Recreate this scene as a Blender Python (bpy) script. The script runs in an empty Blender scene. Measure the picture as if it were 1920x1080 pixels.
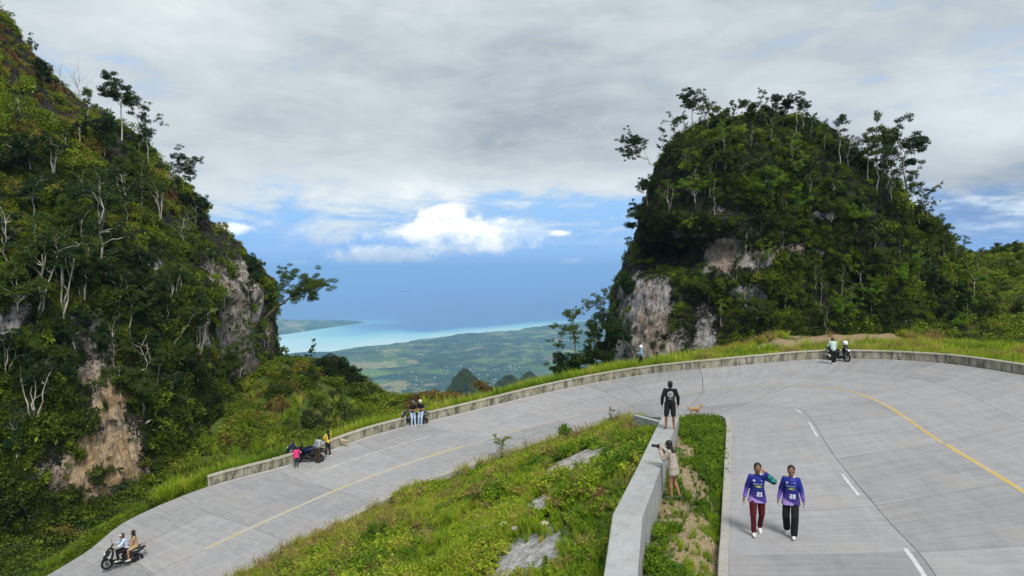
import bpy, math, random
import numpy as np
from mathutils import Vector, Matrix
from mathutils.bvhtree import BVHTree

PI = math.pi
R = math.radians
rng = np.random.default_rng(7)
random.seed(7)
SC = bpy.context.scene
COL = SC.collection

# ------------------------------------------------------------------ camera
FPX = 1331.0                                   # focal length in pixels of the 1920 px wide photograph
CAMZ = 6.3
PITCH = math.atan(40 / FPX)
cam = bpy.data.cameras.new('camera')
cam.sensor_width = 36
cam.lens = FPX / 1920 * 36
cam.clip_start = 0.1
cam.clip_end = 300000
camo = bpy.data.objects.new('camera', cam)
COL.objects.link(camo)
camo.location = (0, 0, CAMZ)
camo.rotation_euler = (PI / 2 - PITCH, 0, 0)
SC.camera = camo

# ------------------------------------------------------------------ node helper
class NT:
    def __init__(s, tree):
        s.t = tree
        s.t.nodes.clear()
    def n(s, typ, ins=None, **props):
        nd = s.t.nodes.new(typ)
        for k, v in props.items():
            setattr(nd, k, v)
        if ins:
            for k, v in ins.items():
                sock = nd.inputs[k]
                if isinstance(v, bpy.types.NodeSocket):
                    s.t.links.new(v, sock)
                elif isinstance(v, bpy.types.Node):
                    s.t.links.new(v.outputs[0], sock)
                else:
                    sock.default_value = v
        return nd
    def math(s, op, a, b=0.0, c=0.0, clamp=False):
        return s.n('ShaderNodeMath', {0: a, 1: b, 2: c}, operation=op, use_clamp=clamp).outputs[0]
    def mix(s, f, a, b, blend='MIX'):
        nd = s.n('ShaderNodeMix', {0: f, 6: a, 7: b}, data_type='RGBA', blend_type=blend)
        return nd.outputs[2]
    def ramp(s, f, stops, interp='LINEAR'):
        nd = s.n('ShaderNodeValToRGB', {0: f})
        cr = nd.color_ramp
        cr.interpolation = interp
        while len(cr.elements) < len(stops):
            cr.elements.new(0.5)
        for e, (p, c) in zip(cr.elements, stops):
            e.position = p
            e.color = (c, c, c, 1) if isinstance(c, (int, float)) else (*c, 1)
        return nd.outputs[0]
    def noise(s, vec, scale, detail=4, rough=0.55, dist=0.0):
        nd = s.n('ShaderNodeTexNoise', {'Scale': scale, 'Detail': detail, 'Roughness': rough, 'Distortion': dist})
        if vec is not None:
            s.t.links.new(vec, nd.inputs['Vector'])
        return nd.outputs['Fac']
    def vmath(s, op, a, b=(0, 0, 0)):
        nd = s.n('ShaderNodeVectorMath', {0: a, 1: b}, operation=op)
        return nd.outputs['Value'] if op in ('LENGTH', 'DOT_PRODUCT', 'DISTANCE') else nd.outputs[0]
    def smooth(s, x, lo, hi, a=0.0, b=1.0):
        return s.n('ShaderNodeMapRange', {0: x, 1: lo, 2: hi, 3: a, 4: b}, interpolation_type='SMOOTHSTEP').outputs[0]

# ------------------------------------------------------------------ sky
SUN_EL, SUN_AZ = R(54), R(158)     # azimuth clockwise from +Y
w = bpy.data.worlds.new('World')
SC.world = w
w.use_nodes = True
T = NT(w.node_tree)
tc = T.n('ShaderNodeTexCoord').outputs['Generated']
dirn = T.vmath('NORMALIZE', tc)
sep = T.n('ShaderNodeSeparateXYZ', {0: dirn})
dx, dy, dz = sep.outputs
nish = T.n('ShaderNodeTexSky', sky_type='NISHITA', sun_disc=False, sun_elevation=SUN_EL, sun_rotation=SUN_AZ,
           air_density=1.0, dust_density=0.6, ozone_density=2.0)
nish_c = T.mix(1.0, nish.outputs[0], (0.085, 0.085, 0.085, 1), 'MULTIPLY')
az = T.math('ARCTAN2', dx, dy)
el = T.math('ARCSINE', dz)
elp = T.math('MAXIMUM', dz, 0.0)
inv = T.math('DIVIDE', 1.0, T.math('ADD', elp, 0.10))
px_ = T.math('MULTIPLY', dx, inv)
py_ = T.math('MULTIPLY', dy, inv)
pv = T.n('ShaderNodeCombineXYZ', {0: px_, 1: py_, 2: 3.7}).outputs[0]
n_a = T.noise(pv, 0.42, 9, 0.6, 0.3)
n_b = T.noise(pv, 0.95, 9, 0.58, 0.2)
av = T.n('ShaderNodeCombineXYZ', {0: az, 1: T.math('MULTIPLY', el, 1.9), 2: 0.6}).outputs[0]
n_c = T.noise(av, 3.2, 8, 0.55, 0.2)
n_f = T.noise(T.vmath('MULTIPLY', av, (1, 1.6, 1)), 9.0, 8, 0.6, 0.4)

def gauss(a0, e0, sa, se):
    a = T.math('DIVIDE', T.math('SUBTRACT', az, a0), sa)
    e = T.math('DIVIDE', T.math('SUBTRACT', el, e0), se)
    r2 = T.math('ADD', T.math('MULTIPLY', a, a), T.math('MULTIPLY', e, e))
    return T.math('EXPONENT', T.math('MULTIPLY', r2, -1.0))
# low clear band of blue, deepening to the right
blue = T.ramp(T.math('ADD', el, 0.0), [(0.0, (0.15, 0.33, 0.66)), (0.035, (0.15, 0.34, 0.68)), (0.10, (0.22, 0.41, 0.68)), (0.3, (0.33, 0.5, 0.75))])
blue = T.mix(0.15, blue, nish_c)
blue = T.mix(T.math('MULTIPLY', gauss(0.62, 0.075, 0.22, 0.06), 0.75), blue, (0.125, 0.19, 0.34, 1))
# grey layer, brightness from noise and some large darker / lighter bodies
val = T.math('ADD', T.math('MULTIPLY', n_a, 0.36), T.math('MULTIPLY', n_b, 0.12))
val = T.math('ADD', val, T.math('MULTIPLY', n_c, 0.56))
val = T.math('SUBTRACT', val, T.math('MULTIPLY', gauss(-0.08, 0.19, 0.36, 0.065), 0.16))
val = T.math('ADD', val, T.math('MULTIPLY', T.math('SUBTRACT', n_f, 0.5), 0.32))
val = T.math('SUBTRACT', val, T.math('MULTIPLY', gauss(0.30, 0.30, 0.45, 0.08), 0.04))
val = T.math('ADD', val, T.math('MULTIPLY', gauss(-0.52, 0.27, 0.30, 0.16), 0.12))
val = T.math('ADD', val, T.math('MULTIPLY', gauss(-0.10, 0.10, 0.45, 0.045), 0.16))
val = T.math('ADD', val, T.math('MULTIPLY', gauss(0.62, 0.20, 0.12, 0.05), 0.10))
val = T.math('SUBTRACT', val, T.math('MULTIPLY', gauss(0.66, 0.10, 0.16, 0.045), 0.20))
grey = T.ramp(val, [(0.22, (0.16, 0.20, 0.26)), (0.33, (0.24, 0.28, 0.32)), (0.42, (0.33, 0.37, 0.405)), (0.53, (0.41, 0.455, 0.485)), (0.68, (0.50, 0.55, 0.58)), (0.84, (0.68, 0.72, 0.74))])
cov = T.math('ADD', T.smooth(el, -0.01, 0.17, -0.55, 1.25), T.math('MULTIPLY', T.math('SUBTRACT', n_c, 0.5), 3.0))
cov = T.math('ADD', cov, T.math('MULTIPLY', T.math('SUBTRACT', n_f, 0.5), 3.2))
cov = T.math('SUBTRACT', cov, T.math('MULTIPLY', gauss(0.66, 0.05, 0.22, 0.07), 0.35))
cov = T.smooth(cov, -0.15, 0.95)
vn = T.math('ADD', T.math('MULTIPLY', n_f, 0.6), T.math('MULTIPLY', T.noise(T.vmath('MULTIPLY', av, (1, 2.2, 1)), 15, 7, 0.62, 0.5), 0.4))
band = T.math('MULTIPLY', T.smooth(el, 0.012, 0.075), T.smooth(el, 0.20, 0.09))
blue = T.mix(T.math('MULTIPLY', T.math('MULTIPLY', T.smooth(vn, 0.40, 0.58), band), 0.85), blue, T.ramp(vn, [(0.42, (0.30, 0.40, 0.54)), (0.52, (0.44, 0.53, 0.62)), (0.62, (0.66, 0.71, 0.75))]))
skyc = T.mix(cov, blue, grey)
# the sunlit cumulus and its small companions above the sea
cv = T.n('ShaderNodeCombineXYZ', {0: az, 1: T.math('MULTIPLY', el, 1.5), 2: 2.2}).outputs[0]
n_d = T.noise(cv, 17, 8, 0.6, 0.25)
n_e = T.noise(cv, 38, 6, 0.6, 0.1)
def puff(a0, e0, sa, se, amp=1.0):
    g = T.math('MULTIPLY', gauss(a0, e0, sa, se), amp)
    return g
pf = puff(-0.085, 0.044, 0.125, 0.030)
for a in ((-0.175, 0.016, 0.090, 0.016, 1.25), (-0.03, 0.033, 0.060, 0.02, 1.0), (-0.100, 0.024, 0.09, 0.014, 1.0), (-0.105, 0.075, 0.05, 0.016, 0.75), (0.068, 0.046, 0.017, 0.006, 0.95),
          (0.083, 0.008, 0.020, 0.008, 0.95), (-0.29, 0.006, 0.03, 0.006, 0.72), (-0.38, 0.05, 0.06, 0.010, 0.7)):
    pf = T.math('MAXIMUM', pf, puff(*a))
shape = T.math('ADD', pf, T.math('MULTIPLY', T.math('SUBTRACT', n_d, 0.5), 1.9))
shape = T.math('ADD', shape, T.math('MULTIPLY', T.math('SUBTRACT', n_e, 0.5), 1.0))
pm = T.math('MULTIPLY', T.smooth(shape, 0.36, 0.95), T.smooth(pf, 0.06, 0.35))
shadev = T.math('ADD', T.math('MULTIPLY', T.math('SUBTRACT', el, 0.02), 9.0), T.math('MULTIPLY', n_d, 0.9))
pc = T.ramp(shadev, [(0.25, (0.32, 0.42, 0.58)), (0.48, (0.48, 0.56, 0.66)), (0.68, (0.72, 0.76, 0.80)), (0.92, (0.90, 0.91, 0.92))])
skyc = T.mix(pm, skyc, pc)
bg = T.n('ShaderNodeBackground', {'Color': skyc, 'Strength': 1.0})
T.n('ShaderNodeOutputWorld', {'Surface': bg.outputs[0]})

sun = bpy.data.lights.new('sun', 'SUN')
sun.energy = 2.1
sun.angle = R(18)
sun.color = (1.0, 0.95, 0.86)
suno = bpy.data.objects.new('sun', sun)
COL.objects.link(suno)
sd = Vector((math.sin(SUN_AZ) * math.cos(SUN_EL), math.cos(SUN_AZ) * math.cos(SUN_EL), math.sin(SUN_EL)))
suno.rotation_euler = sd.to_track_quat('Z', 'Y').to_euler()
suno.location = sd * 100

SC.view_settings.view_transform = 'Standard'
SC.view_settings.look = 'None'
SC.view_settings.exposure = 0.58
SC.view_settings.gamma = 1
SC.view_settings.use_curve_mapping = False
SC.cycles.use_denoising = True
SC.cycles.max_bounces = 5
SC.cycles.diffuse_bounces = 3
SC.cycles.glossy_bounces = 2
SC.cycles.transmission_bounces = 2
SC.cycles.volume_bounces = 1
SC.cycles.use_adaptive_sampling = True
SC.cycles.adaptive_threshold = 0.015

# ------------------------------------------------------------------ projection helpers (build time only: where does a point of the photo stand)
CP, SP = math.cos(PITCH), math.sin(PITCH)
def ray(px, py):
    a, b = px - 960, 540 - py
    return np.array([a, FPX * CP + b * SP, -FPX * SP + b * CP])
def PZ(px, py, z):
    d = ray(px, py)
    t = (z - CAMZ) / d[2]
    return np.array([d[0] * t, d[1] * t, z])
def PY(px, py, Y):
    d = ray(px, py)
    t = Y / d[1]
    return np.array([d[0] * t, Y, CAMZ + d[2] * t])
def proj(P):
    P = np.asarray(P, float)
    z = P[..., 2] - CAMZ
    f = P[..., 1] * CP - z * SP
    u = P[..., 1] * SP + z * CP
    f = np.where(f < 0.1, 0.1, f)
    return 960 + FPX * P[..., 0] / f, 540 - FPX * u / f

# ------------------------------------------------------------------ noise
def _h(i, j, k):
    n = (i * 374761393 + j * 668265263 + k * 2147483647) & 0xffffffff
    n = ((n ^ (n >> 13)) * 1274126177) & 0xffffffff
    n = n ^ (n >> 16)
    return (n & 0xffff) / 65535.0
def vnoise(P):
    P = np.asarray(P, float)
    I = np.floor(P).astype(np.int64)
    f = P - I
    f = f * f * (3 - 2 * f)
    r = 0
    for a in (0, 1):
        for b in (0, 1):
            for c in (0, 1):
                wgt = (f[..., 0] if a else 1 - f[..., 0]) * (f[..., 1] if b else 1 - f[..., 1]) * (f[..., 2] if c else 1 - f[..., 2])
                r = r + wgt * _h(I[..., 0] + a, I[..., 1] + b, I[..., 2] + c)
    return r
def fbm(P, octv=4, seed=0.0):
    P = np.asarray(P, float) + seed * 17.31
    s, a, t = 0, 1.0, 0
    for _ in range(octv):
        s = s + a * vnoise(P)
        t += a
        a *= 0.5
        P = P * 2.03 + 5.7
    return s / t

# ------------------------------------------------------------------ mesh / object helpers
def np_mesh(name, V, F, mat=None, smooth=False, attrs=None, uv=None):
    V = np.asarray(V, np.float32).reshape(-1, 3)
    F = np.asarray(F, np.int32)
    me = bpy.data.meshes.new(name)
    me.vertices.add(len(V))
    me.vertices.foreach_set('co', V.ravel())
    k = F.shape[1]
    me.loops.add(F.size)
    me.loops.foreach_set('vertex_index', F.ravel())
    me.polygons.add(len(F))
    me.polygons.foreach_set('loop_start', np.arange(len(F), dtype=np.int32) * k)
    me.polygons.foreach_set('loop_total', np.full(len(F), k, np.int32))
    me.polygons.foreach_set('use_smooth', np.full(len(F), smooth))
    me.update(calc_edges=True)
    if attrs:
        for nm, (dom, arr) in attrs.items():
            a = me.attributes.new(nm, 'FLOAT', dom)
            a.data.foreach_set('value', np.asarray(arr, np.float32).ravel())
    if uv is not None:
        l = me.uv_layers.new(name='uv')
        l.data.foreach_set('uv', np.asarray(uv, np.float32)[F.ravel()].ravel())
    if mat:
        me.materials.append(mat)
    return me
def py_mesh(name, V, F, mat=None, smooth=False):
    me = bpy.data.meshes.new(name)
    me.from_pydata([tuple(map(float, v)) for v in V], [], [tuple(map(int, f)) for f in F])
    if smooth:
        me.polygons.foreach_set('use_smooth', [True] * len(me.polygons))
    if mat:
        me.materials.append(mat)
    me.update()
    return me
def link(name, me, parent=None, loc=None, label=None, cat=None, group=None, kind=None):
    o = bpy.data.objects.new(name, me)
    COL.objects.link(o)
    if parent:
        o.parent = parent
    if loc is not None:
        o.location = loc
    if label: o['label'] = label
    if cat: o['category'] = cat
    if group: o['group'] = group
    if kind: o['kind'] = kind
    return o
def thing(name, loc, rz=0, label=None, cat=None, group=None):
    o = link(name, None, None, loc, label, cat, group)
    o.rotation_euler = (0, 0, rz)
    o.empty_display_size = 0.3
    return o
def grid_faces(nu, nv, wrap=False):
    i = np.arange(nu if wrap else nu - 1)[:, None]
    j = np.arange(nv - 1)[None, :]
    i2 = (i + 1) % nu
    return np.stack([i * nv + j, i2 * nv + j, i2 * nv + j + 1, i * nv + j + 1], -1).reshape(-1, 4)

# ------------------------------------------------------------------ materials
def new_mat(name):
    m = bpy.data.materials.new(name)
    m.use_nodes = True
    return m, NT(m.node_tree)
def finish(T, col, rough=0.85, bump=None, bstr=0.4, bdist=0.05, spec=0.3, metal=0.0):
    b = T.n('ShaderNodeBsdfPrincipled', {'Base Color': col, 'Roughness': rough, 'Specular IOR Level': spec, 'Metallic': metal})
    if bump is not None:
        bn = T.n('ShaderNodeBump', {'Height': bump, 'Strength': bstr, 'Distance': bdist})
        T.t.links.new(bn.outputs[0], b.inputs['Normal'])
    T.n('ShaderNodeOutputMaterial', {'Surface': b.outputs[0]})
_flat = {}
def flat(name, col, rough=0.7, spec=0.3, metal=0.0, var=0.12, scale=30):
    if name in _flat:
        return _flat[name]
    m, T = new_mat(name)
    o = T.n('ShaderNodeTexCoord').outputs['Object']
    n = T.noise(o, scale, 4)
    f = T.smooth(n, 0.3, 0.7, 1 - var, 1 + var)
    c = T.mix(1.0, (*col, 1), T.n('ShaderNodeCombineXYZ', {0: f, 1: f, 2: f}).outputs[0], 'MULTIPLY')
    finish(T, c, rough, n, 0.15, 0.01, spec, metal)
    _flat[name] = m
    return m
def foliage_mat(name, stops, trans=0.28, val=1.0):
    """tint (per plant) and lv (per leaf) choose a leaf colour on the ramp"""
    m, T = new_mat(name)
    ti = T.n('ShaderNodeAttribute', attribute_name='tint', attribute_type='INSTANCER').outputs['Fac']
    lv = T.n('ShaderNodeAttribute', attribute_name='lv', attribute_type='GEOMETRY').outputs['Fac']
    oi = T.n('ShaderNodeObjectInfo').outputs['Random']
    t = T.math('ADD', ti, T.math('MULTIPLY', T.math('SUBTRACT', lv, 0.5), 0.22))
    t = T.math('ADD', t, T.math('MULTIPLY', T.math('SUBTRACT', oi, 0.5), 0.16), clamp=True)
    c = T.ramp(t, stops)
    lv2 = T.math('FRACT', T.math('MULTIPLY', lv, 7.31))
    f = T.math('ADD', T.math('MULTIPLY', lv2, 0.7 * val), 0.65 * val)
    c = T.mix(1.0, c, T.n('ShaderNodeCombineXYZ', {0: f, 1: f, 2: f}).outputs[0], 'MULTIPLY')
    b = T.n('ShaderNodeBsdfPrincipled', {'Base Color': c, 'Roughness': 0.6, 'Specular IOR Level': 0.25})
    tr = T.n('ShaderNodeBsdfTranslucent', {'Color': c})
    mx = T.n('ShaderNodeMixShader', {0: trans, 1: b.outputs[0], 2: tr.outputs[0]})
    T.n('ShaderNodeOutputMaterial', {'Surface': mx.outputs[0]})
    return m
STOPS = [(0.0, (0.019, 0.038, 0.011)), (0.2, (0.048, 0.074, 0.015)), (0.4, (0.095, 0.135, 0.014)), (0.6, (0.19, 0.27, 0.018)),
         (0.74, (0.26, 0.26, 0.03)), (0.87, (0.20, 0.14, 0.045)), (1.0, (0.16, 0.07, 0.04))]
M_LEAF = foliage_mat('leaf_green', STOPS)
M_GRASS = foliage_mat('grass_blade', [(0.0, (0.040, 0.095, 0.010)), (0.3, (0.14, 0.26, 0.014)), (0.55, (0.33, 0.45, 0.020)), (0.75, (0.46, 0.46, 0.06)), (0.9, (0.42, 0.32, 0.12)), (1.0, (0.26, 0.15, 0.08))], 0.3)
def tree_leaf(name, a, b):
    m, T = new_mat(name)
    lv = T.n('ShaderNodeAttribute', attribute_name='lv', attribute_type='GEOMETRY').outputs['Fac']
    oi = T.n('ShaderNodeObjectInfo').outputs['Random']
    c = T.mix(T.math('ADD', T.math('MULTIPLY', lv, 0.7), T.math('MULTIPLY', oi, 0.3)), (*a, 1), (*b, 1))
    bs = T.n('ShaderNodeBsdfPrincipled', {'Base Color': c, 'Roughness': 0.55, 'Specular IOR Level': 0.25})
    tr = T.n('ShaderNodeBsdfTranslucent', {'Color': c})
    mx = T.n('ShaderNodeMixShader', {0: 0.3, 1: bs.outputs[0], 2: tr.outputs[0]})
    T.n('ShaderNodeOutputMaterial', {'Surface': mx.outputs[0]})
    return m
ML_DARK = tree_leaf('leaf_dark', (0.014, 0.036, 0.014), (0.05, 0.095, 0.022))
ML_MID = tree_leaf('leaf_mid', (0.030, 0.065, 0.013), (0.13, 0.19, 0.025))
ML_LIME = tree_leaf('leaf_lime', (0.07, 0.16, 0.012), (0.24, 0.36, 0.03))
ML_DRY = tree_leaf('leaf_dry', (0.12, 0.10, 0.03), (0.30, 0.22, 0.08))
def bark(name, a, b):
    m, T = new_mat(name)
    o = T.n('ShaderNodeTexCoord').outputs['Object']
    n = T.noise(T.vmath('MULTIPLY', o, (1, 1, 0.3)), 22, 5, 0.6)
    finish(T, T.mix(T.smooth(n, 0.35, 0.65), (*a, 1), (*b, 1)), 0.9, n, 0.5, 0.02)
    return m
MB_PALE = bark('bark_pale', (0.28, 0.25, 0.20), (0.62, 0.58, 0.50))
MB_DARK = bark('bark_dark', (0.06, 0.045, 0.03), (0.17, 0.14, 0.10))

def rock_mat(name, warm):
    m, T = new_mat(name)
    o = T.n('ShaderNodeTexCoord').outputs['Object']
    bare = T.n('ShaderNodeAttribute', attribute_name='bare', attribute_type='GEOMETRY').outputs['Fac']
    ora = T.n('ShaderNodeAttribute', attribute_name='ochre', attribute_type='GEOMETRY').outputs['Fac']
    n1 = T.noise(o, 0.55, 8, 0.65, 0.4)
    n2 = T.noise(T.vmath('MULTIPLY', o, (1, 1, 0.28)), 1.3, 8, 0.68, 0.3)
    n3 = T.noise(o, 5.0, 8, 0.7, 0.2)
    vo = T.n('ShaderNodeTexVoronoi', {'Vector': T.vmath('ADD', o, T.vmath('MULTIPLY', T.n('ShaderNodeTexNoise', {'Vector': o, 'Scale': 2.0}).outputs[1], (0.6, 0.6, 0.6))), 'Scale': 1.1}, feature='DISTANCE_TO_EDGE').outputs[0]
    dark = T.ramp(n3, [(0.3, (0.022, 0.020, 0.018)), (0.55, (0.065, 0.062, 0.055)), (0.75, (0.14, 0.13, 0.12))])
    dark = T.mix(T.smooth(n1, 0.45, 0.62), dark, (0.045, 0.042, 0.022, 1))
    pale = T.ramp(n2, [(0.28, (0.07, 0.065, 0.065)), (0.40, (0.26, 0.25, 0.25)), (0.52, (0.50, 0.48, 0.48)), (0.70, (0.68, 0.66, 0.65))])
    pale = T.mix(T.smooth(n1, 0.52, 0.66, 0, 0.55), pale, (0.42, 0.25, 0.17, 1))
    och = T.ramp(n2, [(0.22, (0.34, 0.20, 0.10)), (0.36, (0.60, 0.38, 0.20)), (0.52, (0.74, 0.54, 0.34)), (0.72, (0.78, 0.66, 0.52))])
    och = T.mix(T.smooth(n3, 0.58, 0.72, 0, 0.3), och, (0.60, 0.42, 0.36, 1))
    pale = T.mix(ora, pale, och)
    b2 = T.math('ADD', bare, T.math('MULTIPLY', T.math('SUBTRACT', n3, 0.5), 1.6))
    c = T.mix(T.smooth(b2, 0.38, 0.55), dark, pale)
    crk = T.noise(T.vmath('MULTIPLY', o, (1, 1, 0.35)), 2.6, 9, 0.75, 0.8)
    c = T.mix(T.math('MULTIPLY', T.smooth(crk, 0.54, 0.62, 0.0, 0.8), T.math('SUBTRACT', 1.0, T.math('MULTIPLY', ora, 0.6))), c, (0.035, 0.032, 0.028, 1))
    h = T.math('ADD', T.math('MULTIPLY', n3, 0.7), T.math('SUBTRACT', n2, T.math('MULTIPLY', T.smooth(crk, .5, .6), 0.4)))
    finish(T, c, 0.95, h, 1.0, 0.5, 0.15)
    return m
M_ROCK = rock_mat('limestone', 0)

def concrete(name, base, stain=0.5, streak=True, moss=0.0):
    m, T = new_mat(name)
    uv = T.n('ShaderNodeUVMap', uv_map='uv').outputs[0]
    o = T.n('ShaderNodeTexCoord').outputs['Object']
    oi = T.n('ShaderNodeObjectInfo').outputs['Random']
    n1 = T.noise(o, 0.35, 6, 0.6, 0.3)
    n2 = T.noise(o, 2.2, 7, 0.65)
    n3 = T.noise(o, 45, 3, 0.7)
    st = T.noise(T.vmath('MULTIPLY', uv, (3.4, 0.22, 1)), 1.6, 6, 0.7, 0.15)
    st2 = T.noise(T.vmath('MULTIPLY', uv, (0.25, 2.2, 1)), 1.2, 5, 0.6, 0.2)
    f = T.math('ADD', T.math('MULTIPLY', T.math('SUBTRACT', n1, 0.5), 0.55 * stain), T.math('MULTIPLY', T.math('SUBTRACT', n2, 0.5), 0.45 * stain))
    f = T.math('ADD', f, T.math('MULTIPLY', T.math('SUBTRACT', n3, 0.5), 0.55))
    if streak:
        f = T.math('ADD', f, T.math('MULTIPLY', T.math('SUBTRACT', st, 0.5), 0.75))
        f = T.math('ADD', f, T.math('MULTIPLY', T.math('SUBTRACT', st2, 0.5), 0.35))
        f = T.math('ADD', f, T.math('MULTIPLY', T.math('SUBTRACT', oi, 0.5), 0.20))
    f = T.math('ADD', f, 1.0)
    c = T.mix(1.0, (*base, 1), T.n('ShaderNodeCombineXYZ', {0: f, 1: f, 2: f}).outputs[0], 'MULTIPLY')
    # brownish dust in broad soft shapes, small dark oil spots
    c = T.mix(T.smooth(n1, 0.50, 0.68, 0, 0.35), c, (base[0] * 1.02, base[1] * 0.93, base[2] * 0.80, 1))
    sp = T.noise(o, 0.7, 10, 0.8)
    c = T.mix(T.smooth(sp, 0.665, 0.72, 0, 0.5), c, (0.12, 0.115, 0.11, 1))
    if moss:
        ms = T.noise(T.vmath('MULTIPLY', o, (1, 1, 0.6)), 1.7, 8, 0.7, 0.6)
        ms2 = T.noise(T.vmath('MULTIPLY', o, (1, 1, 0.25)), 3.0, 8, 0.75)
        zz = T.n('ShaderNodeAttribute', attribute_name='top', attribute_type='GEOMETRY').outputs['Fac']
        a = T.math('MULTIPLY', T.smooth(ms, 0.40, 0.60), T.math('SUBTRACT', 1.0, T.math('MULTIPLY', zz, 0.8)))
        c = T.mix(T.math('MULTIPLY', a, 0.7 * moss), c, (0.26, 0.24, 0.13, 1))
        b = T.math('MULTIPLY', T.smooth(ms2, 0.46, 0.60), T.math('SUBTRACT', 1.0, T.math('MULTIPLY', zz, 0.9)))
        c = T.mix(T.math('MULTIPLY', b, 0.8 * moss), c, (0.055, 0.05, 0.045, 1))
    finish(T, c, 0.85, T.math('ADD', n3, st if streak else n2), 0.25, 0.008, 0.25)
    return m
M_ROAD = concrete('concrete_road', (0.300, 0.297, 0.307), 0.8)
M_KERB = concrete('concrete_kerb', (0.36, 0.345, 0.32), 0.9, False)
M_WALL = concrete('concrete_parapet', (0.40, 0.375, 0.31), 0.9, False, 1.0)
M_BIG = concrete('concrete_retaining', (0.37, 0.385, 0.395), 0.8, False, 0.2)
# ------------------------------------------------------------------ the road: stations across outer edge, outer joint, yellow line, inner joint, inner edge
def mid(a, b): return (np.array(a) + np.array(b)) / 2
def W(*a): return np.array(a, float)
ST = []
def stn(O, A, Y, B, I):
    f = lambda q: q if isinstance(q, np.ndarray) else PZ(*q)
    O, A, Y, I = f(O), f(A), f(Y), f(I)
    B = (Y + I) / 2 if B is None else f(B)
    ST.append(np.stack([O, A, Y, B, I]))
stn(W(-26.5, 21.5, -9.8), W(-24.3, 20.3, -9.9), W(-21.5, 18.6, -10.0), None, W(-18.6, 16.6, -10.1))
stn(W(-23.4, 29.2, -8.8), W(-21.4, 28, -8.9), W(-18.9, 26.2, -9), None, W(-16.2, 24, -9.1))
stn((150, 1042, -7.8), (211, 1051, -7.9), (262, 1090, -8.0), None, (318, 1150, -8.1))
stn((240, 975, -6.9), (311, 1000, -7.0), (385, 1030, -7.05), None, (455, 1068, -7.1))
stn((390, 912, -5.9), (440, 943, -6.0), (519, 968, -6.05), None, (600, 997, -6.1))
stn((550, 868, -5.2), (600, 886, -5.3), (665, 905, -5.35), None, (740, 925, -5.4))
stn((700, 815, -4.25), (750, 836, -4.35), (815, 853, -4.4), None, (890, 869, -4.45))
stn((870, 773, -3.3), (930, 785, -3.4), (1000, 800, -3.4), None, (1060, 818, -3.35))
stn((1050, 730, -2.05), (1100, 745, -2.1), (1150, 764, -2.1), None, (1190, 787, -1.9))
stn((1209, 702, -1.0), (1222, 719, -1.05), (1245, 745, -1.1), (1248, 771, -0.9), (1240, 786, -0.6))
stn((1382, 685, -0.2), (1382, 703, -0.3), (1365, 728, -0.4), (1320, 762, -0.4), (1290, 783, -0.3))
stn((1560, 672, 0.35), (1540, 697, 0.1), (1470, 723, -0.1), (1400, 755, -0.15), (1335, 779, -0.1))
stn((1750, 679, 0.55), (1690, 706, 0.3), (1575, 730, 0.05), (1460, 758, 0), (1362, 781, 0))
stn((1920, 703, 0.65), (1800, 733, 0.3), (1655, 757, 0.1), (1510, 774, 0), (1371, 797, 0))
stn(W(27.4, 31, .6), (1920, 791, 0.2), (1760, 826, 0.05), (1565, 855, 0), (1370, 880, 0))
stn(W(26, 22.5, .5), W(19.3, 20.8, .2), (1920, 925, 0), (1660, 970, 0), (1368, 985, 0))
stn(W(22.5, 13.5, .4), W(17.2, 14.2, .1), W(12.6, 14.3, 0), (1755, 1080, 0), (1365, 1080, 0))
stn(W(18, 3, .3), W(13.4, 5, .1), W(9.6, 6.5, 0), W(6.2, 7.5, 0), W(2.7, 8.5, 0))
stn(W(12, -8, .2), W(8, -5, .1), W(4.5, -3, 0), W(1.5, -1, 0), W(-1.5, 1, 0))
ST = np.array(ST)
NS = len(ST)
def cr(P, s):
    """Catmull-Rom through P[k] at station parameter s (array)"""
    s = np.clip(np.asarray(s, float), 0, len(P) - 1 - 1e-6)
    k = np.floor(s).astype(int)
    t = (s - k)[..., None] if P.ndim == 2 else (s - k)[..., None, None]
    g = lambda i: P[np.clip(i, 0, len(P) - 1)]
    p0, p1, p2, p3 = g(k - 1), g(k), g(k + 1), g(k + 2)
    return 0.5 * (2 * p1 + (p2 - p0) * t + (2 * p0 - 5 * p1 + 4 * p2 - p3) * t * t + (3 * p1 - p0 - 3 * p2 + p3) * t ** 3)
def road(s, v):
    """surface point at station s and lane coordinate v (0 outer edge .. 4 inner edge)"""
    s, v = np.broadcast_arrays(np.asarray(s, float), np.asarray(v, float))
    C5 = cr(ST, s)
    v = np.clip(v, 0, 4)
    k = np.minimum(np.floor(v).astype(int), 3)
    t = (v - k)[..., None]
    a = np.take_along_axis(C5, k[..., None, None], -2)[..., 0, :]
    b = np.take_along_axis(C5, (k + 1)[..., None, None], -2)[..., 0, :]
    return a + (b - a) * t
# metres along the yellow line
_ss = np.linspace(0, NS - 1, 2000)
_yl = road(_ss, 2.0)
_len = np.concatenate([[0], np.cumsum(np.linalg.norm(np.diff(_yl, axis=0), axis=1))])
def s_at(m): return np.interp(m, _len, _ss)
def m_at(s): return np.interp(s, _ss, _len)

road_o = thing('road', (0, 0, 0)); road_o['kind'] = 'structure'
# bed under the slabs
us, vs = np.linspace(0, NS - 1, 160), np.linspace(0, 4, 17)
G = road(us[:, None], vs[None, :])
G[..., 2] -= 0.07
M_GAP = flat('joint_filler', (0.07, 0.067, 0.065), 0.95)
link('road_bed', np_mesh('road_bed', G.reshape(-1, 3), grid_faces(160, 17)[:, ::-1], M_GAP), road_o)
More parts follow.
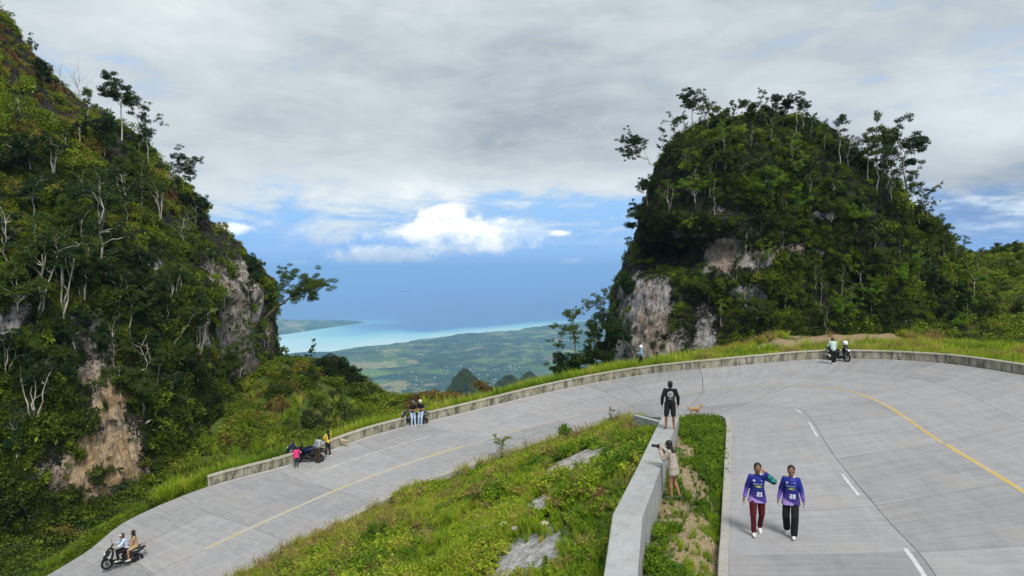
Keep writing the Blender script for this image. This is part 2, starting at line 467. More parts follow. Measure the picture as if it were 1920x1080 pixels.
# slabs
def slab(s0, s1, v0, v1, gs, gv):
    nu, nv = 7, 5
    a = np.linspace(s0, s1, nu); b = np.linspace(v0, v1, nv)
    g = road(a[:, None], b[None, :])
    L = np.linalg.norm(g[-1, 0] - g[0, 0]) + 1e-6; Lb = np.linalg.norm(g[-1, -1] - g[0, -1]) + 1e-6
    Wd = np.linalg.norm(g[0, -1] - g[0, 0]) + 1e-6
    fs = min(0.3, gs / min(L, Lb)); fv = gv / Wd
    a = np.linspace(s0 + (s1 - s0) * fs, s1 - (s1 - s0) * fs, nu)
    b = np.linspace(v0 + (v1 - v0) * fv, v1 - (v1 - v0) * fv, nv)
    g = road(a[:, None], b[None, :])
    g[..., 2] += rng.uniform(-0.004, 0.004)
    c = g[nu // 2, nv // 2].copy()
    top = (g - c).reshape(-1, 3)
    ring = [i * nv for i in range(nu)] + [(nu - 1) * nv + j for j in range(1, nv)] + [i * nv + nv - 1 for i in range(nu - 2, -1, -1)] + [j for j in range(nv - 2, 0, -1)]
    low = top[ring] - [0, 0, 0.09]
    V = np.vstack([top, low])
    n = len(ring)
    F = list(map(tuple, grid_faces(nu, nv)[:, ::-1])) + [(ring[i], ring[(i + 1) % n], nu * nv + (i + 1) % n, nu * nv + i) for i in range(n)]
    um = m_at(a)[:, None] + 0 * b[None, :]
    vm = 0 * a[:, None] + (b * 3.6)[None, :]
    uv = np.vstack([np.stack([um, vm], -1).reshape(-1, 2), np.stack([um, vm], -1).reshape(-1, 2)[ring]])
    me = np_mesh('road_slab', V, np.array(F), M_ROAD, False, None, uv)
    link('road_slab', me, road_o, c)
mtot = _len[-1]
step = 4.6
mm = np.arange(1.0, mtot - 1, step)
for i in range(len(mm) - 1):
    s0, s1 = float(s_at(mm[i])), float(s_at(mm[i + 1]))
    lanes = [(0, 1), (1, 2), (2, 4)] if s1 < 8.4 else [(0, 1), (1, 2), (2, 3), (3, 4)]
    for v0, v1 in lanes:
        slab(s0, s1, v0, v1, 0.010, 0.011)

def strip(name, s0, s1, v, off, wid, mat, lift=0.006, n=None):
    """painted line following lane coordinate v, shifted off metres towards the inner edge"""
    n = n or max(4, int((m_at(s1) - m_at(s0)) / 0.5) + 2)
    s = np.linspace(s0, s1, n)
    eps = 0.02 if v < 3.9 else -0.02
    p = road(s, np.full(n, v)); q = road(s, np.full(n, v + eps))
    d = (q - p) / np.linalg.norm(q - p, axis=1)[:, None] * (1 if eps > 0 else -1)
    a = p + d * (off - wid / 2); b = p + d * (off + wid / 2)
    V = np.stack([a, b], 1).reshape(-1, 3) + [0, 0, lift]
    um = m_at(s)
    uv = np.stack([np.repeat(um, 2), np.tile([v * 3.6 + off - wid / 2, v * 3.6 + off + wid / 2], n)], -1)
    me = np_mesh(name, V, grid_faces(n, 2)[:, ::-1], mat, False, None, uv)
    return link(name, me, road_o)
def paint(name, col, wear):
    m, T = new_mat(name)
    o = T.n('ShaderNodeTexCoord').outputs['Object']
    n = T.noise(o, 3.0, 8, 0.75); n2 = T.noise(o, 30, 4, 0.7)
    k = T.math('ADD', n, T.math('MULTIPLY', T.math('SUBTRACT', n2, 0.5), 0.5))
    c = T.mix(T.smooth(k, 0.5 - wear, 0.62 - wear * 0.5), (*col, 1), (0.42, 0.41, 0.40, 1))
    finish(T, c, 0.75, n2, 0.2, 0.005)
    return m
M_YEL = paint('yellow_paint', (0.52, 0.36, 0.075), 0.02)
M_YELF = paint('faded_yellow_paint', (0.47, 0.38, 0.17), 0.09)
M_WHT = paint('white_paint', (0.58, 0.59, 0.60), 0.04)
M_WHTF = paint('faded_white_paint', (0.62, 0.62, 0.62), 0.08)
strip('yellow_line', 3.0, 6.3, 2, 0, 0.22, M_YELF)
strip('yellow_line', 6.32, 11.3, 2, 0, 0.14, M_YELF)
strip('yellow_line', 11.3, 14.1 - 0.03, 2, 0.0, 0.18, M_YEL)
strip('yellow_line', 14.1 - 0.0, 17.5, 2, -0.05, 0.23, M_YEL)
for s0, s1 in ((5.0, 6.35), (7.3, 8.1), (10.6, 11.5), (14.0, 14.32), (15.2, 15.5)):
    strip('lane_dash', s0, s1, 1, -0.16, 0.09, M_WHTF if s0 < 13.9 else M_WHT)
for s0, s1 in ((12.75, 12.97), (13.30, 13.62), (14.32, 14.66), (15.62, 16.05)):
    strip('lane_dash', s0, s1, 3, 0.24, 0.11, M_WHT)
strip('edge_line', 4.1, 9.0, 0, 0.22, 0.09, M_WHTF)
strip('edge_line', 11.6, 14.0, 0, 0.28, 0.09, M_WHTF)

# kerb along the inner edge
def sweep(path, prof, closed=False):
    """sweep a 2-D profile (side, up) along path; side = to the right of travel in plan"""
    P = np.asarray(path)
    t = np.gradient(P, axis=0); t[:, 2] = 0
    t /= np.linalg.norm(t, axis=1)[:, None]
    sd_ = np.stack([t[:, 1], -t[:, 0], 0 * t[:, 0]], -1)
    prof = np.asarray(prof)
    V = P[:, None, :] + sd_[:, None, :] * prof[None, :, 0:1] + np.array([0, 0, 1.0])[None, None, :] * prof[None, :, 1:2]
    return V
def swept_mesh(name, path, prof, mat, tops=()):
    V = sweep(path, prof)
    n, k = V.shape[:2]
    F = []
    for i in range(n - 1):
        for j in range(k):
            j2 = (j + 1) % k
            F.append((i * k + j, i * k + j2, (i + 1) * k + j2, (i + 1) * k + j))
    F.append(tuple(range(k))[::-1]); F.append(tuple((n - 1) * k + j for j in range(k)))
    me = py_mesh(name, V.reshape(-1, 3), F, mat)
    a = me.attributes.new('top', 'FLOAT', 'POINT')
    a.data.foreach_set('value', np.tile([1.0 if j in tops else 0.0 for j in range(k)], n).astype(np.float32))
    L = np.concatenate([[0], np.cumsum(np.linalg.norm(np.diff(np.asarray(path), axis=0), axis=1))])
    me.uv_layers.new(name='uv')
    uvv = np.stack([np.repeat(L, k), np.tile(np.linspace(0, 1, k), n)], -1)
    li = np.zeros(len(me.loops), np.int32); me.loops.foreach_get('vertex_index', li)
    me.uv_layers['uv'].data.foreach_set('uv', uvv[li].astype(np.float32).ravel())
    return me
# travel runs left leg -> right leg, so the inner side is to the right
kerb = thing('kerb', (0, 0, 0)); kerb['kind'] = 'structure'
km = np.arange(m_at(1.0), m_at(17.0), 2.2)
for i in range(len(km) - 1):
    s = np.linspace(float(s_at(km[i])), float(s_at(km[i + 1])) , 5)
    p = road(s, 4.0)
    p = p[0] + (p - p[0]); d = p[-1] - p[0]
    p[-1] -= d / np.linalg.norm(d) * 0.012
    hh = 0.035 if s[0] > 9 else 0.13
    wv = 0.20 if s[0] > 9 else (0.45 if s[0] < 6.6 else 0.30)
    link('kerb_stone', swept_mesh('kerb_stone', p, [(-0.008, -0.3), (-0.008, hh - .015), (0.008, hh), (wv - .015, hh + rng.uniform(-.006, .006)), (wv, hh - .015), (wv, -0.3)], M_KERB, (2, 3)), kerb)

# parapet wall on the outer edge
par = thing('parapet_wall', tuple(road(9.0, 0.0)), 0, 'long low weathered concrete parapet following the outer edge of the curve', 'wall')
porg = np.array(road(9.0, 0.0))
pm_ = np.arange(m_at(4.0), m_at(17.2), 3.4)
PW_H = 0.56
for i in range(len(pm_) - 1):
    s = np.linspace(float(s_at(pm_[i])), float(s_at(pm_[i + 1])), 9)
    p = road(s, 0.0)
    d = p[-1] - p[0]; p[-1] -= d / np.linalg.norm(d) * 0.02
    p[:, 2] -= 0.02
    h = PW_H + rng.uniform(-.008, .008)
    prof = [(-0.02, -0.3), (-0.02, h - .10), (0.012, h - .09), (0.012, h - .02), (-0.008, h), (-0.36, h), (-0.38, h - .02), (-0.38, h - .09), (-0.35, h - .10), (-0.35, -1.6)]
    link('wall_section', swept_mesh('wall_section', p - porg, prof, M_WALL, (3, 4, 5, 6)), par)

# retaining wall between the upper road and the lower grass
rw = thing('retaining_wall', (3.5, 19, 0), 0, 'broad pale concrete wall with a sloping near end, between grass strip and lower plot', 'wall')
Lc = [(1.35, 12.6, -.55, .62), (1.75, 13.6, .10, .66), (2.20, 15.35, .90, .64), (3.38, 19.2, .77, .62), (4.65, 23.5, .62, .62), (5.80, 27.3, .50, .64)]
Lc = np.array(Lc)
nn = 26
tt = np.linspace(0, len(Lc) - 1, (len(Lc) - 1) * 6 + 1)
Lp = np.stack([np.interp(tt, range(len(Lc)), Lc[:, k]) for k in range(4)], -1)
V = []
for x, y, z, wd in Lp:
    dx_, dy_ = 0.96, -0.28            # across
    for f, zz in ((0.0, -3.5), (0.0, z - .015), (0.02, z), (wd - .02, z), (wd, z - .015), (wd + 0.03, z - .6), (wd + .06, -1.0)):
        V.append((x + dx_ * f - 3.5, y + dy_ * f - 19, zz))
k = 7; n = len(Lp)
F = [(i * k + j, i * k + (j + 1) % k, (i + 1) * k + (j + 1) % k, (i + 1) * k + j) for i in range(n - 1) for j in range(k)]
F += [tuple(range(k))[::-1], tuple((n - 1) * k + j for j in range(k))]
me = py_mesh('wall_body', V, F, M_BIG)
me.uv_layers.new(name='uv')
link('wall_body', me, rw)
# wing wall at its far end, along the kerb
wa, wb = np.array(PY(1248, 800, 28.0)), np.array(PY(1196, 800, 30.6))
wp = np.linspace(wa, wb, 8); wp[:, 2] = np.linspace(0.14, -0.12, 8)
wing = thing('wing_wall', tuple(wa), 0, 'short concrete wing wall at the far end of the broad pale wall', 'wall')
link('wall_body', swept_mesh('wall_body', wp - wa, [(-0.22, -2.4), (-0.22, -.01), (-0.20, 0.0), (-.01, 0.0), (0.0, -.01), (0.0, -2.4)], M_BIG, (2, 3)), wing)

# ------------------------------------------------------------------ ground surface
ctrl = []
for k in range(NS):
    for j in (0, 4):
        ctrl.append(ST[k, j] - [0, 0, 0.12])
    ctrl.append(ST[k, 2] - [0, 0, 0.35])
def add(*pts):
    for p in pts: ctrl.append(np.array(p, float))
add(*[PY(*q) for q in [(1920, 655, 52), (1750, 642, 53), (1600, 640, 54), (1500, 640, 54), (1920, 620, 62), (1750, 605, 62), (1600, 598, 61), (1450, 630, 56), (1350, 664, 54), (1200, 697, 52), (1100, 718, 52),
    (1000, 735, 53), (930, 762, 52), (860, 790, 51), (760, 815, 52), (640, 860, 50), (480, 905, 45), (400, 935, 44), (330, 965, 42), (250, 1010, 40), (150, 1065, 37), (60, 1110, 34),
    (620, 680, 72), (540, 695, 66), (690, 728, 72), (735, 760, 70), (800, 738, 64), (860, 762, 60), (620, 785, 60), (640, 725, 66), (560, 745, 60), (690, 775, 64), (1050, 715, 58), (980, 760, 60)]])
add((-30, 36, -8.5), (-32, 28, -9.5), (-34, 18, -10), (-30, 10, -10.8), (-45, 40, -6), (-60, 50, -4), (-45, 8, -10))
add((0.0, 19.6, -1.9), (-3, 23, -3.3), (2.9, 22, -0.35), (1.9, 17, -0.7), (.9, 13.5, -1.2), (-2, 12, -3.0), (-5.5, 28.5, -4.6), (-9, 27.5, -6.0), (-11, 22, -7.0), (-7, 17, -5.2), (5.0, 27, -.2), (3.5, 30, -1.3), (0, 30, -2.9), (0, 25, -2.2), (-2, 5, -3.5), (-12, 8, -8))
add((3.2, 15, 0), (4.2, 18.5, 0), (5.6, 22.5, 0), (7.2, 27, 0), (7.8, 29, -.05), (3.2, 11, 0), (2.4, 9.5, 0))
add((34, 40, .9), (34, 28, .8), (34, 10, .6), (50, 40, 3), (60, 60, 6), (42, 55, 2.4), (60, 10, 2), (20, -8, .2), (60, -8, 1))
add(PY(1850, 482, 100), PY(1935, 486, 105), PY(1880, 560, 85), PY(1790, 492, 96), PY(1720, 505, 96), (75, 120, 6), (80, 90, 12), (84, 60, 11), (84, 20, 5))
add((20, 95, -6), (30, 105, -12), (0, 80, -14), (10, 75, -9), (-10, 95, -22), (20, 140, -50), (60, 140, -30), (-20, 140, -60), (-60, 140, -60), (-15, 84, -15), (-40, 95, -15), (-70, 100, -10), (-30, 75, -5), (5, 62, -6), (9, 60, -3), (84, 140, -30))
ctrl = np.array(ctrl)
Pc = ctrl[:, :2] / 50
D = np.linalg.norm(Pc[:, None] - Pc[None], axis=-1)
nC = len(Pc)
A = np.zeros((nC + 3, nC + 3))
A[:nC, :nC] = D - np.eye(nC) * 0.002
A[:nC, nC:] = np.c_[np.ones(nC), Pc]; A[nC:, :nC] = A[:nC, nC:].T
sol = np.linalg.solve(A, np.r_[ctrl[:, 2], 0, 0, 0])
def Hraw(X, Y):
    q = np.stack([X, Y], -1) / 50
    out = np.zeros(X.shape)
    flat_q = q.reshape(-1, 2)
    res = np.empty(len(flat_q))
    for i in range(0, len(flat_q), 20000):
        c = flat_q[i:i + 20000]
        d = np.linalg.norm(c[:, None] - Pc[None], axis=-1)
        res[i:i + 20000] = d @ sol[:nC] + sol[nC] + c @ sol[nC + 1:]
    return res.reshape(X.shape)
# dense road samples for cutting the ground below the slabs
rs = road(np.linspace(0, NS - 1, 420)[:, None], np.linspace(0, 4, 33)[None, :]).reshape(-1, 3)
from mathutils.kdtree import KDTree
kd = KDTree(len(rs))
for i, p in enumerate(rs): kd.insert((p[0], p[1], 0), i)
kd.balance()
def road_near(x, y):
    co, i, d = kd.find((x, y, 0))
    return d, rs[i][2]
def Hfull(X, Y):
    Z = Hraw(X, Y)
    Z = Z + (fbm(np.stack([X * .35, Y * .35, 0 * X], -1), 3, 2) - .5) * 0.5 + (fbm(np.stack([X * 1.3, Y * 1.3, 0 * X], -1), 2, 3) - .5) * 0.18
    x, y, z = X.ravel(), Y.ravel(), Z.ravel().copy()
    for i in range(len(x)):
        if y[i] > 62 or y[i] < -12 or x[i] > 36 or x[i] < -36: continue
        d, rz = road_near(x[i], y[i])
        if d < 0.45: z[i] = min(z[i], rz - 0.30)
        elif d < 2.2:
            t = (d - 0.45) / 1.75
            lim = rz - 0.08 + t * 0.25
            z[i] = z[i] * t + (rz - 0.10) * (1 - t) if z[i] < lim else min(z[i], lim)
    return z.reshape(Z.shape)
gx = np.concatenate([np.arange(-80, -32, 1.2), np.arange(-32, 30, 0.42), np.arange(30, 96, 1.2)])
gy = np.concatenate([np.arange(-10, 8, 1.2), np.arange(8, 62, 0.42), np.arange(62, 150, 1.2)])
GX, GY = np.meshgrid(gx, gy, indexing='ij')
GZ = Hfull(GX, GY)
EDGE = GY > 140
GZ = np.where(GY > 125, GZ - (GY - 125) * 1.2, GZ)
gV = np.stack([GX, GY, GZ], -1)
gF = grid_faces(len(gx), len(gy))

def ground_mat():
    m, T = new_mat('ground_soil')
    o = T.n('ShaderNodeTexCoord').outputs['Object']
    n1 = T.noise(o, 0.5, 7, 0.65); n2 = T.noise(o, 3.5, 8, 0.7); n3 = T.noise(o, 22, 6, 0.7)
    soil = T.ramp(n2, [(0.3, (0.06, 0.07, 0.02)), (0.5, (0.10, 0.11, 0.03)), (0.7, (0.20, 0.17, 0.07))])
    green = T.ramp(n3, [(0.3, (0.025, 0.055, 0.012)), (0.7, (0.09, 0.15, 0.02))])
    c = T.mix(T.smooth(n1, 0.42, 0.58), soil, green)
    dirt = T.ramp(n3, [(0.28, (0.13, 0.09, 0.045)), (0.5, (0.30, 0.22, 0.12)), (0.66, (0.48, 0.42, 0.32)), (0.8, (0.58, 0.54, 0.47))])
    rock = T.ramp(n2, [(0.3, (0.10, 0.10, 0.10)), (0.45, (0.28, 0.28, 0.28)), (0.58, (0.48, 0.47, 0.46)), (0.75, (0.40, 0.39, 0.37))])
    xy = T.vmath('MULTIPLY', o, (1, 1, 0))
    wob = T.math('MULTIPLY', T.math('SUBTRACT', T.noise(o, 1.4, 6, 0.65), 0.5), 1.5)
    for (cx, cy, ax, ay, kind) in BLOBS:
        d = T.vmath('LENGTH', T.vmath('MULTIPLY', T.vmath('SUBTRACT', xy, (cx, cy, 0)), (1 / ax, 1 / ay, 0)))
        f = T.smooth(T.math('ADD', d, wob), 1.05, 0.72)
        c = T.mix(f, c, rock if kind else dirt)
    finish(T, c, 0.95, T.math('ADD', n2, T.math('MULTIPLY', n3, 0.4)), 0.7, 0.08, 0.1)
    return m
BLOBS = []
def blob(px, py, z, ax, ay, kind):
    p = PZ(px, py, z); BLOBS.append((float(p[0]), float(p[1]), ax, ay, kind))
_bv0 = BVHTree.FromPolygons([tuple(v) for v in gV.reshape(-1, 3)], [tuple(f) for f in gF.tolist()])
def hit(bv, px, py):
    d = Vector(ray(px, py)).normalized()
    h = bv.ray_cast(Vector((0, 0, CAMZ)), d)
    return h[0], h[1]
def gblob(px, py, ax, ay, kind):
    p = hit(_bv0, px, py)[0]
    BLOBS.append((p.x, p.y, ax, ay, kind))
gblob(1078, 866, 1.3, 2.5, 1)
gblob(1012, 946, 0.55, 1.2, 1)
gblob(972, 1052, 1.25, 1.35, 1)
gblob(1290, 985, 0.55, 2.6, 0); gblob(1300, 1035, .62, 1.6, 0); gblob(1295, 900, 0.42, 2.8, 0); gblob(1290, 840, .35, 2.0, 0)
gblob(1560, 638, 3.2, 3.6, 0); gblob(1475, 648, 2.4, 2.2, 0); gblob(1630, 630, 2.4, 2.4, 0)
M_GROUND = ground_mat()
link('ground', np_mesh('ground', gV.reshape(-1, 3), gF, M_GROUND, True), kind='structure')
def ground_z(x, y):
    h = _bv0.ray_cast(Vector((x, y, 60)), Vector((0, 0, -1)))
    return h[0].z if h[0] else 0.0

# ------------------------------------------------------------------ limestone hills
def spow(a, p): return np.sign(a) * np.abs(a) ** p
def hill(zk, cxk, cyk, rlk, rrk, rfk, rbk, npow, nphi, nz, disp, seed, carve=()):
    zs = np.linspace(zk[0], zk[-1], nz)
    nf_ = int(nphi * .82)
    phi = np.concatenate([np.linspace(-PI * 1.02, .16 * PI, nf_, endpoint=False), np.linspace(.16 * PI, .98 * PI, nphi - nf_, endpoint=False)])
    f = lambda k: np.interp(zs, zk, k)[None, :]
    c, s = np.cos(phi)[:, None], np.sin(phi)[:, None]
    ex = spow(c, 2 / npow); ey = spow(s, 2 / npow)
    X = f(cxk) + ex * np.where(c > 0, f(rrk), f(rlk))
    Y = f(cyk) + ey * np.where(s > 0, f(rbk), f(rfk))
    Z = np.broadcast_to(zs[None, :], X.shape)
    V = np.stack([X, Y, Z], -1)
    def normals(V):
        du = np.roll(V, -1, 0) - np.roll(V, 1, 0)
        dv = np.gradient(V, axis=1)
        n = np.cross(du, dv)
        return n / (np.linalg.norm(n, axis=-1, keepdims=True) + 1e-9)
    N = normals(V)
    big = (fbm(V * [.11, .11, .08], 3, seed) - .5) * 2
    med = (fbm(V * [.38, .38, .22], 4, seed + 1) - .5) * 2
    rid = 1 - np.abs(fbm(V * [.8, .8, .35], 4, seed + 2) - .5) * 4
    d = disp * (big * 2.0 + med * 1.6 + rid * 0.45)
    tz = (Z - zk[0]) / (zk[-1] - zk[0])
    d = d * np.clip((1 - tz) * 8, 0.15, 1)
    V = V + N * d[..., None]
    for (px, py, sx, sy, dep) in carve:
        qx, qy = proj(V)
        g = np.exp(-((qx - px) / sx) ** 2 - ((qy - py) / sy) ** 2) * (N[..., 1] < 0.2)
        V = V + np.array([0.15, 1.0, 0]) * (g * dep)[..., None]
    V = V + normals(V) * ((fbm(V * [1.5, 1.5, .9], 4, seed + 3) - .5) * 1.5 * disp)[..., None]
    NN = normals(V)
    crag = 1 - np.abs(fbm(V * [2.6, 2.6, 1.3], 4, seed + 7) - .5) * 4
    V = V + NN * (crag * .16)[..., None]
    return V, normals(V)
def hill_mesh(name, V, patches, ochres):
    nphi, nz = V.shape[:2]
    F = grid_faces(nphi, nz, True)
    qx, qy = proj(V)
    def field(lst):
        m = np.zeros(qx.shape)
        for (px, py, sx, sy, a) in lst:
            m = np.maximum(m, a * np.exp(-(np.abs((qx - px) / sx) ** 2.6 + np.abs((qy - py) / sy) ** 2.6)))
        return m
    n = (fbm(V * 0.9, 4, 5) - .5) * 1.1
    b0 = field(patches)
    bare = np.clip(b0 + n * (b0 > 0.08), 0, 1)
    back = (V[..., 1] > V[..., 1].mean() + 4)
    bare = np.where(back, np.clip((fbm(V * .12, 3, 9) - .58) * 6, 0, 1), bare)
    och = np.clip(field(ochres), 0, 1)
    top = V[:, -1].mean(0)
    Vv = np.vstack([V.reshape(-1, 3)])
    me = np_mesh(name, Vv, F, M_ROCK, True, {'bare': ('POINT', bare), 'ochre': ('POINT', och)})
    return me, bare, F
# right tower: silhouette read off the photograph on both sides
Lpts = [(690, 1140), (640, 1142), (600, 1146), (550, 1163), (490, 1176), (430, 1193), (340, 1212), (290, 1232), (258, 1275), (238, 1340), (226, 1410)]
Rpts = [(690, 1935), (600, 1885), (560, 1860), (520, 1835), (480, 1795), (430, 1740), (390, 1702), (340, 1655), (290, 1600), (262, 1545), (238, 1490), (226, 1440)]
lp = np.array([PY(x, y, 60) for y, x in Lpts]); rp = np.array([PY(x, y, 71) for y, x in Rpts])

zk = np.array([-9, -4, 0, 3, 6, 9, 12, 14.5, 16.3, 17.6, 18.7, 19.5, 20.1, 20.5])
lz = lp[:, 2] + (lp[:, 2] > 14) * (lp[:, 2] - 14) * 0.35
xl = np.interp(zk, lz, lp[:, 0]); xr = np.interp(zk, rp[:, 2], rp[:, 0]) - np.interp(zk, [-9, 0, 6, 17, 20], [1.5, 4.0, 5.4, 5.6, 3.0])
xl = xl + np.interp(zk, [-4, 4, 16, 20], [1.0, 1.6, 2.4, 2.0])
xm = np.interp(zk, [-9, 20.5], [28, 24.0])
rl = np.maximum(xm - xl, 0.3); rr = np.maximum(xr - xm, 0.3)
rl[-1] = rr[-1] = 0.05
rf = np.array([13.0, 12.6, 11.8, 11.2, 11.0, 10.9, 10.8, 9.8, 8.6, 7.2, 5.6, 4.0, 2.0, .05])
RH, RN = hill(zk, xm, np.full(len(zk), 68.0), rl, rr, rf, rf * 1.2, 2.7, 520, 230, 0.42, 11,
              carve=[(1255, 478, 80, 32, 6.5), (1350, 470, 50, 16, 1.2), (1230, 410, 110, 22, -0.9), (1400, 570, 90, 20, 1.0), (1560, 520, 60, 30, .8)])
me, RB, RFc = hill_mesh('rock_hill', RH, [(1215, 560, 52, 42, 1), (1195, 625, 46, 62, 1), (1250, 640, 40, 40, .8), (1150, 670, 40, 30, .8), (1358, 480, 36, 32, 1.2), (1405, 486, 50, 16, 1), (1410, 560, 60, 26, .55), (1330, 640, 34, 40, .62), (1360, 400, 22, 14, .6),
                                        (1545, 405, 30, 10, .6), (1480, 470, 60, 14, .5), (1300, 440, 60, 8, .6), (1330, 600, 20, 50, .5)],
                        [(1350, 480, 40, 30, .5), (1230, 640, 40, 50, .35), (1480, 470, 40, 20, .6)])
rock_hill = link('rock_hill', me, kind='structure')
# left cliff
Rp2 = [(720, 500), (650, 505), (600, 517), (545, 512), (500, 478), (440, 410), (380, 368), (330, 335), (260, 275), (200, 205), (130, 110), (60, 30), (0, -25), (-160, -160), (-300, -330)]
lp2 = np.array([PY(x, y, 58) for y, x in Rp2])
zk2 = np.array([-14, -9, -5, -2, 1, 4, 7, 10, 14, 18, 22, 26, 30, 34, 38, 41, 42])
xr2 = np.interp(zk2, lp2[:, 2], lp2[:, 0]) - np.interp(zk2, [-4, 0, 6, 14, 20, 30], [3.0, 4.7, 5.0, 5.0, 4.2, 4.0])
cx2 = np.full(len(zk2), -62.0)
rr2 = np.maximum(xr2 - cx2, 0.5); rr2[-1] = .1
sc = rr2 / rr2[3]
rf2 = np.array([35, 33.5, 31.5, 30, 28.5, 27, 25.5, 24, 21.5, 19, 16.5, 14, 11, 8, 5, 2, .1])
LH, LN = hill(zk2, cx2, np.full(len(zk2), 62.0), rr2, rr2, rf2, rf2 * 0.9, 3.0, 620, 260, 0.55, 31,
              carve=[(300, 610, 60, 30, 1.2), (90, 560, 60, 40, 1.0), (440, 500, 70, 30, .8)])
me, LB, LFc = hill_mesh('cliff', LH, [(432, 545, 24, 16, .7), (462, 585, 12, 26, .7), (395, 645, 26, 20, .6), (372, 560, 20, 14, .55), (475, 690, 14, 24, .7), (318, 528, 34, 26, .75), (390, 640, 40, 50, .6), (170, 630, 55, 45, .8), (20, 600, 50, 60, .75), (170, 700, 40, 30, .7), (205, 745, 42, 60, 1), (200, 870, 72, 66, 1.2), (110, 900, 50, 40, .6), (290, 500, 30, 20, .8), (60, 530, 30, 20, .5), (480, 700, 20, 40, .8), (240, 800, 50, 30, .5)],
                        [(205, 745, 50, 70, 1), (195, 865, 90, 80, 1.2), (425, 560, 90, 60, .25)])
cliff = link('cliff', me, kind='structure')
# ------------------------------------------------------------------ lowland, sea, far island
SEA = -600.0
coast = [PZ(x, y, SEA) for x, y in [(380, 690), (510, 668), (600, 660), (640, 655), (720, 643), (800, 637), (860, 629), (900, 625), (960, 617), (1000, 612), (1060, 606), (1120, 600), (1250, 594), (1500, 588), (2200, 578)]]
coast = np.array(coast)
ratio = coast[:, 0] / coast[:, 1]
def coastY(X, Y):
    r = X / np.maximum(Y, 1)
    return np.interp(r, ratio, coast[:, 1])
yr = np.concatenate([np.linspace(118, 600, 60), np.geomspace(606, 12500, 420)])
xr_ = np.linspace(-0.9, 1.0, 460)
RX, YY = np.meshgrid(xr_, yr, indexing='ij')
XX = RX * YY
cy = coastY(XX, YY)
nrough = (fbm(np.stack([XX / 420, YY / 420, 0 * XX], -1), 5, 3) - .5)
cd = cy * (1 + nrough * 0.10) - YY                      # metres of land left before the shore
inl = np.clip(cd / 2500, 0, 1)
base = SEA - 6 + np.clip(cd / 60, -3, 1) * 8 + inl * 40
base = base + (fbm(np.stack([XX / 500, YY / 500, 0 * XX], -1), 5, 4) - .45) * 95 * np.clip(cd / 1500, 0, 1)
base = base + (fbm(np.stack([XX / 60, YY / 60, 0 * XX], -1), 3, 6) - .5) * 16 * np.clip(cd / 120, 0, 1)
mt = np.clip((YY - 140) / 2300, 0, 1)
fall = -75 - 600 * (1 - (1 - mt) ** 2.0)
low = np.maximum(base, fall + (fbm(np.stack([XX / 160, YY / 160, 0 * XX], -1), 5, 8) - .5) * 60 * np.clip((YY - 140) / 300, 0, 1) * np.clip(1.2 - mt, 0, 1))
low = np.where(YY < 170, -75 - 0 * YY, low)
def low_mat():
    m, T = new_mat('lowland_green')
    o = T.n('ShaderNodeTexCoord').outputs['Object']
    n1 = T.noise(o, 0.0016, 8, 0.62, 0.4); n2 = T.noise(o, 0.009, 8, 0.7, 0.3); n3 = T.noise(o, 0.05, 5, 0.7)
    vo = T.n('ShaderNodeTexVoronoi', {'Vector': T.vmath('MULTIPLY', T.vmath('ADD', o, T.vmath('MULTIPLY', T.n('ShaderNodeTexNoise', {'Vector': o, 'Scale': 0.006}).outputs[1], (160, 160, 0))), (1, 0.75, 0)), 'Scale': 0.0065})
    wood = T.ramp(n2, [(0.3, (0.010, 0.030, 0.012)), (0.5, (0.028, 0.065, 0.020)), (0.7, (0.06, 0.11, 0.03))])
    vs_ = T.n('ShaderNodeSeparateColor', {0: vo.outputs['Color']}).outputs
    field = T.ramp(vs_[0], [(0.0, (0.07, 0.14, 0.025)), (0.35, (0.16, 0.24, 0.04)), (0.6, (0.09, 0.14, 0.03)), (0.8, (0.30, 0.30, 0.10)), (1.0, (0.28, 0.21, 0.12))])
    k = T.math('ADD', n1, T.math('MULTIPLY', T.math('SUBTRACT', n2, 0.5), 0.9))
    k = T.math('ADD', k, T.math('MULTIPLY', T.math('SUBTRACT', vs_[1], 0.5), 0.16))
    c = T.mix(T.smooth(k, 0.47, 0.60), wood, field)
    c = T.mix(T.smooth(n3, 0.52, 0.66, 0, 0.6), c, (0.02, 0.05, 0.02, 1))
    finish(T, c, 0.95, n2, 0.5, 12, 0.05)
    return m
M_LOW = low_mat()
link('lowland', np_mesh('lowland', np.stack([XX, YY, low], -1).reshape(-1, 3), grid_faces(len(xr_), len(yr)), M_LOW, True), kind='structure')

def sea_mat():
    m, T = new_mat('sea_water')
    o = T.n('ShaderNodeTexCoord').outputs['Object']
    sp = T.n('ShaderNodeSeparateXYZ', {0: o}).outputs
    n1 = T.noise(T.vmath('MULTIPLY', o, (1, 1.8, 0)), 0.0006, 7, 0.6, 0.5); n2 = T.noise(T.vmath('MULTIPLY', o, (1, 2.2, 0)), 0.004, 6, 0.65)
    sh = T.n('ShaderNodeAttribute', attribute_name='shallow', attribute_type='GEOMETRY').outputs['Fac']
    k = T.math('ADD', sh, T.math('MULTIPLY', T.math('SUBTRACT', n1, 0.5), 0.8))
    k = T.math('ADD', k, T.math('MULTIPLY', T.math('SUBTRACT', n2, 0.5), 0.35))
    c = T.ramp(k, [(0.0, (0.05, 0.16, 0.42)), (0.28, (0.07, 0.24, 0.52)), (0.45, (0.20, 0.55, 0.66)), (0.68, (0.42, 0.80, 0.78)), (0.9, (0.66, 0.88, 0.82))])
    finish(T, c, 0.35, n2, 0.12, 3, 0.4)
    return m
ys = np.concatenate([np.geomspace(900, 14000, 260), np.geomspace(14500, 75000, 60)])
xs = np.linspace(-1.2, 1.3, 300)
SX, SY = np.meshgrid(xs, ys, indexing='ij')
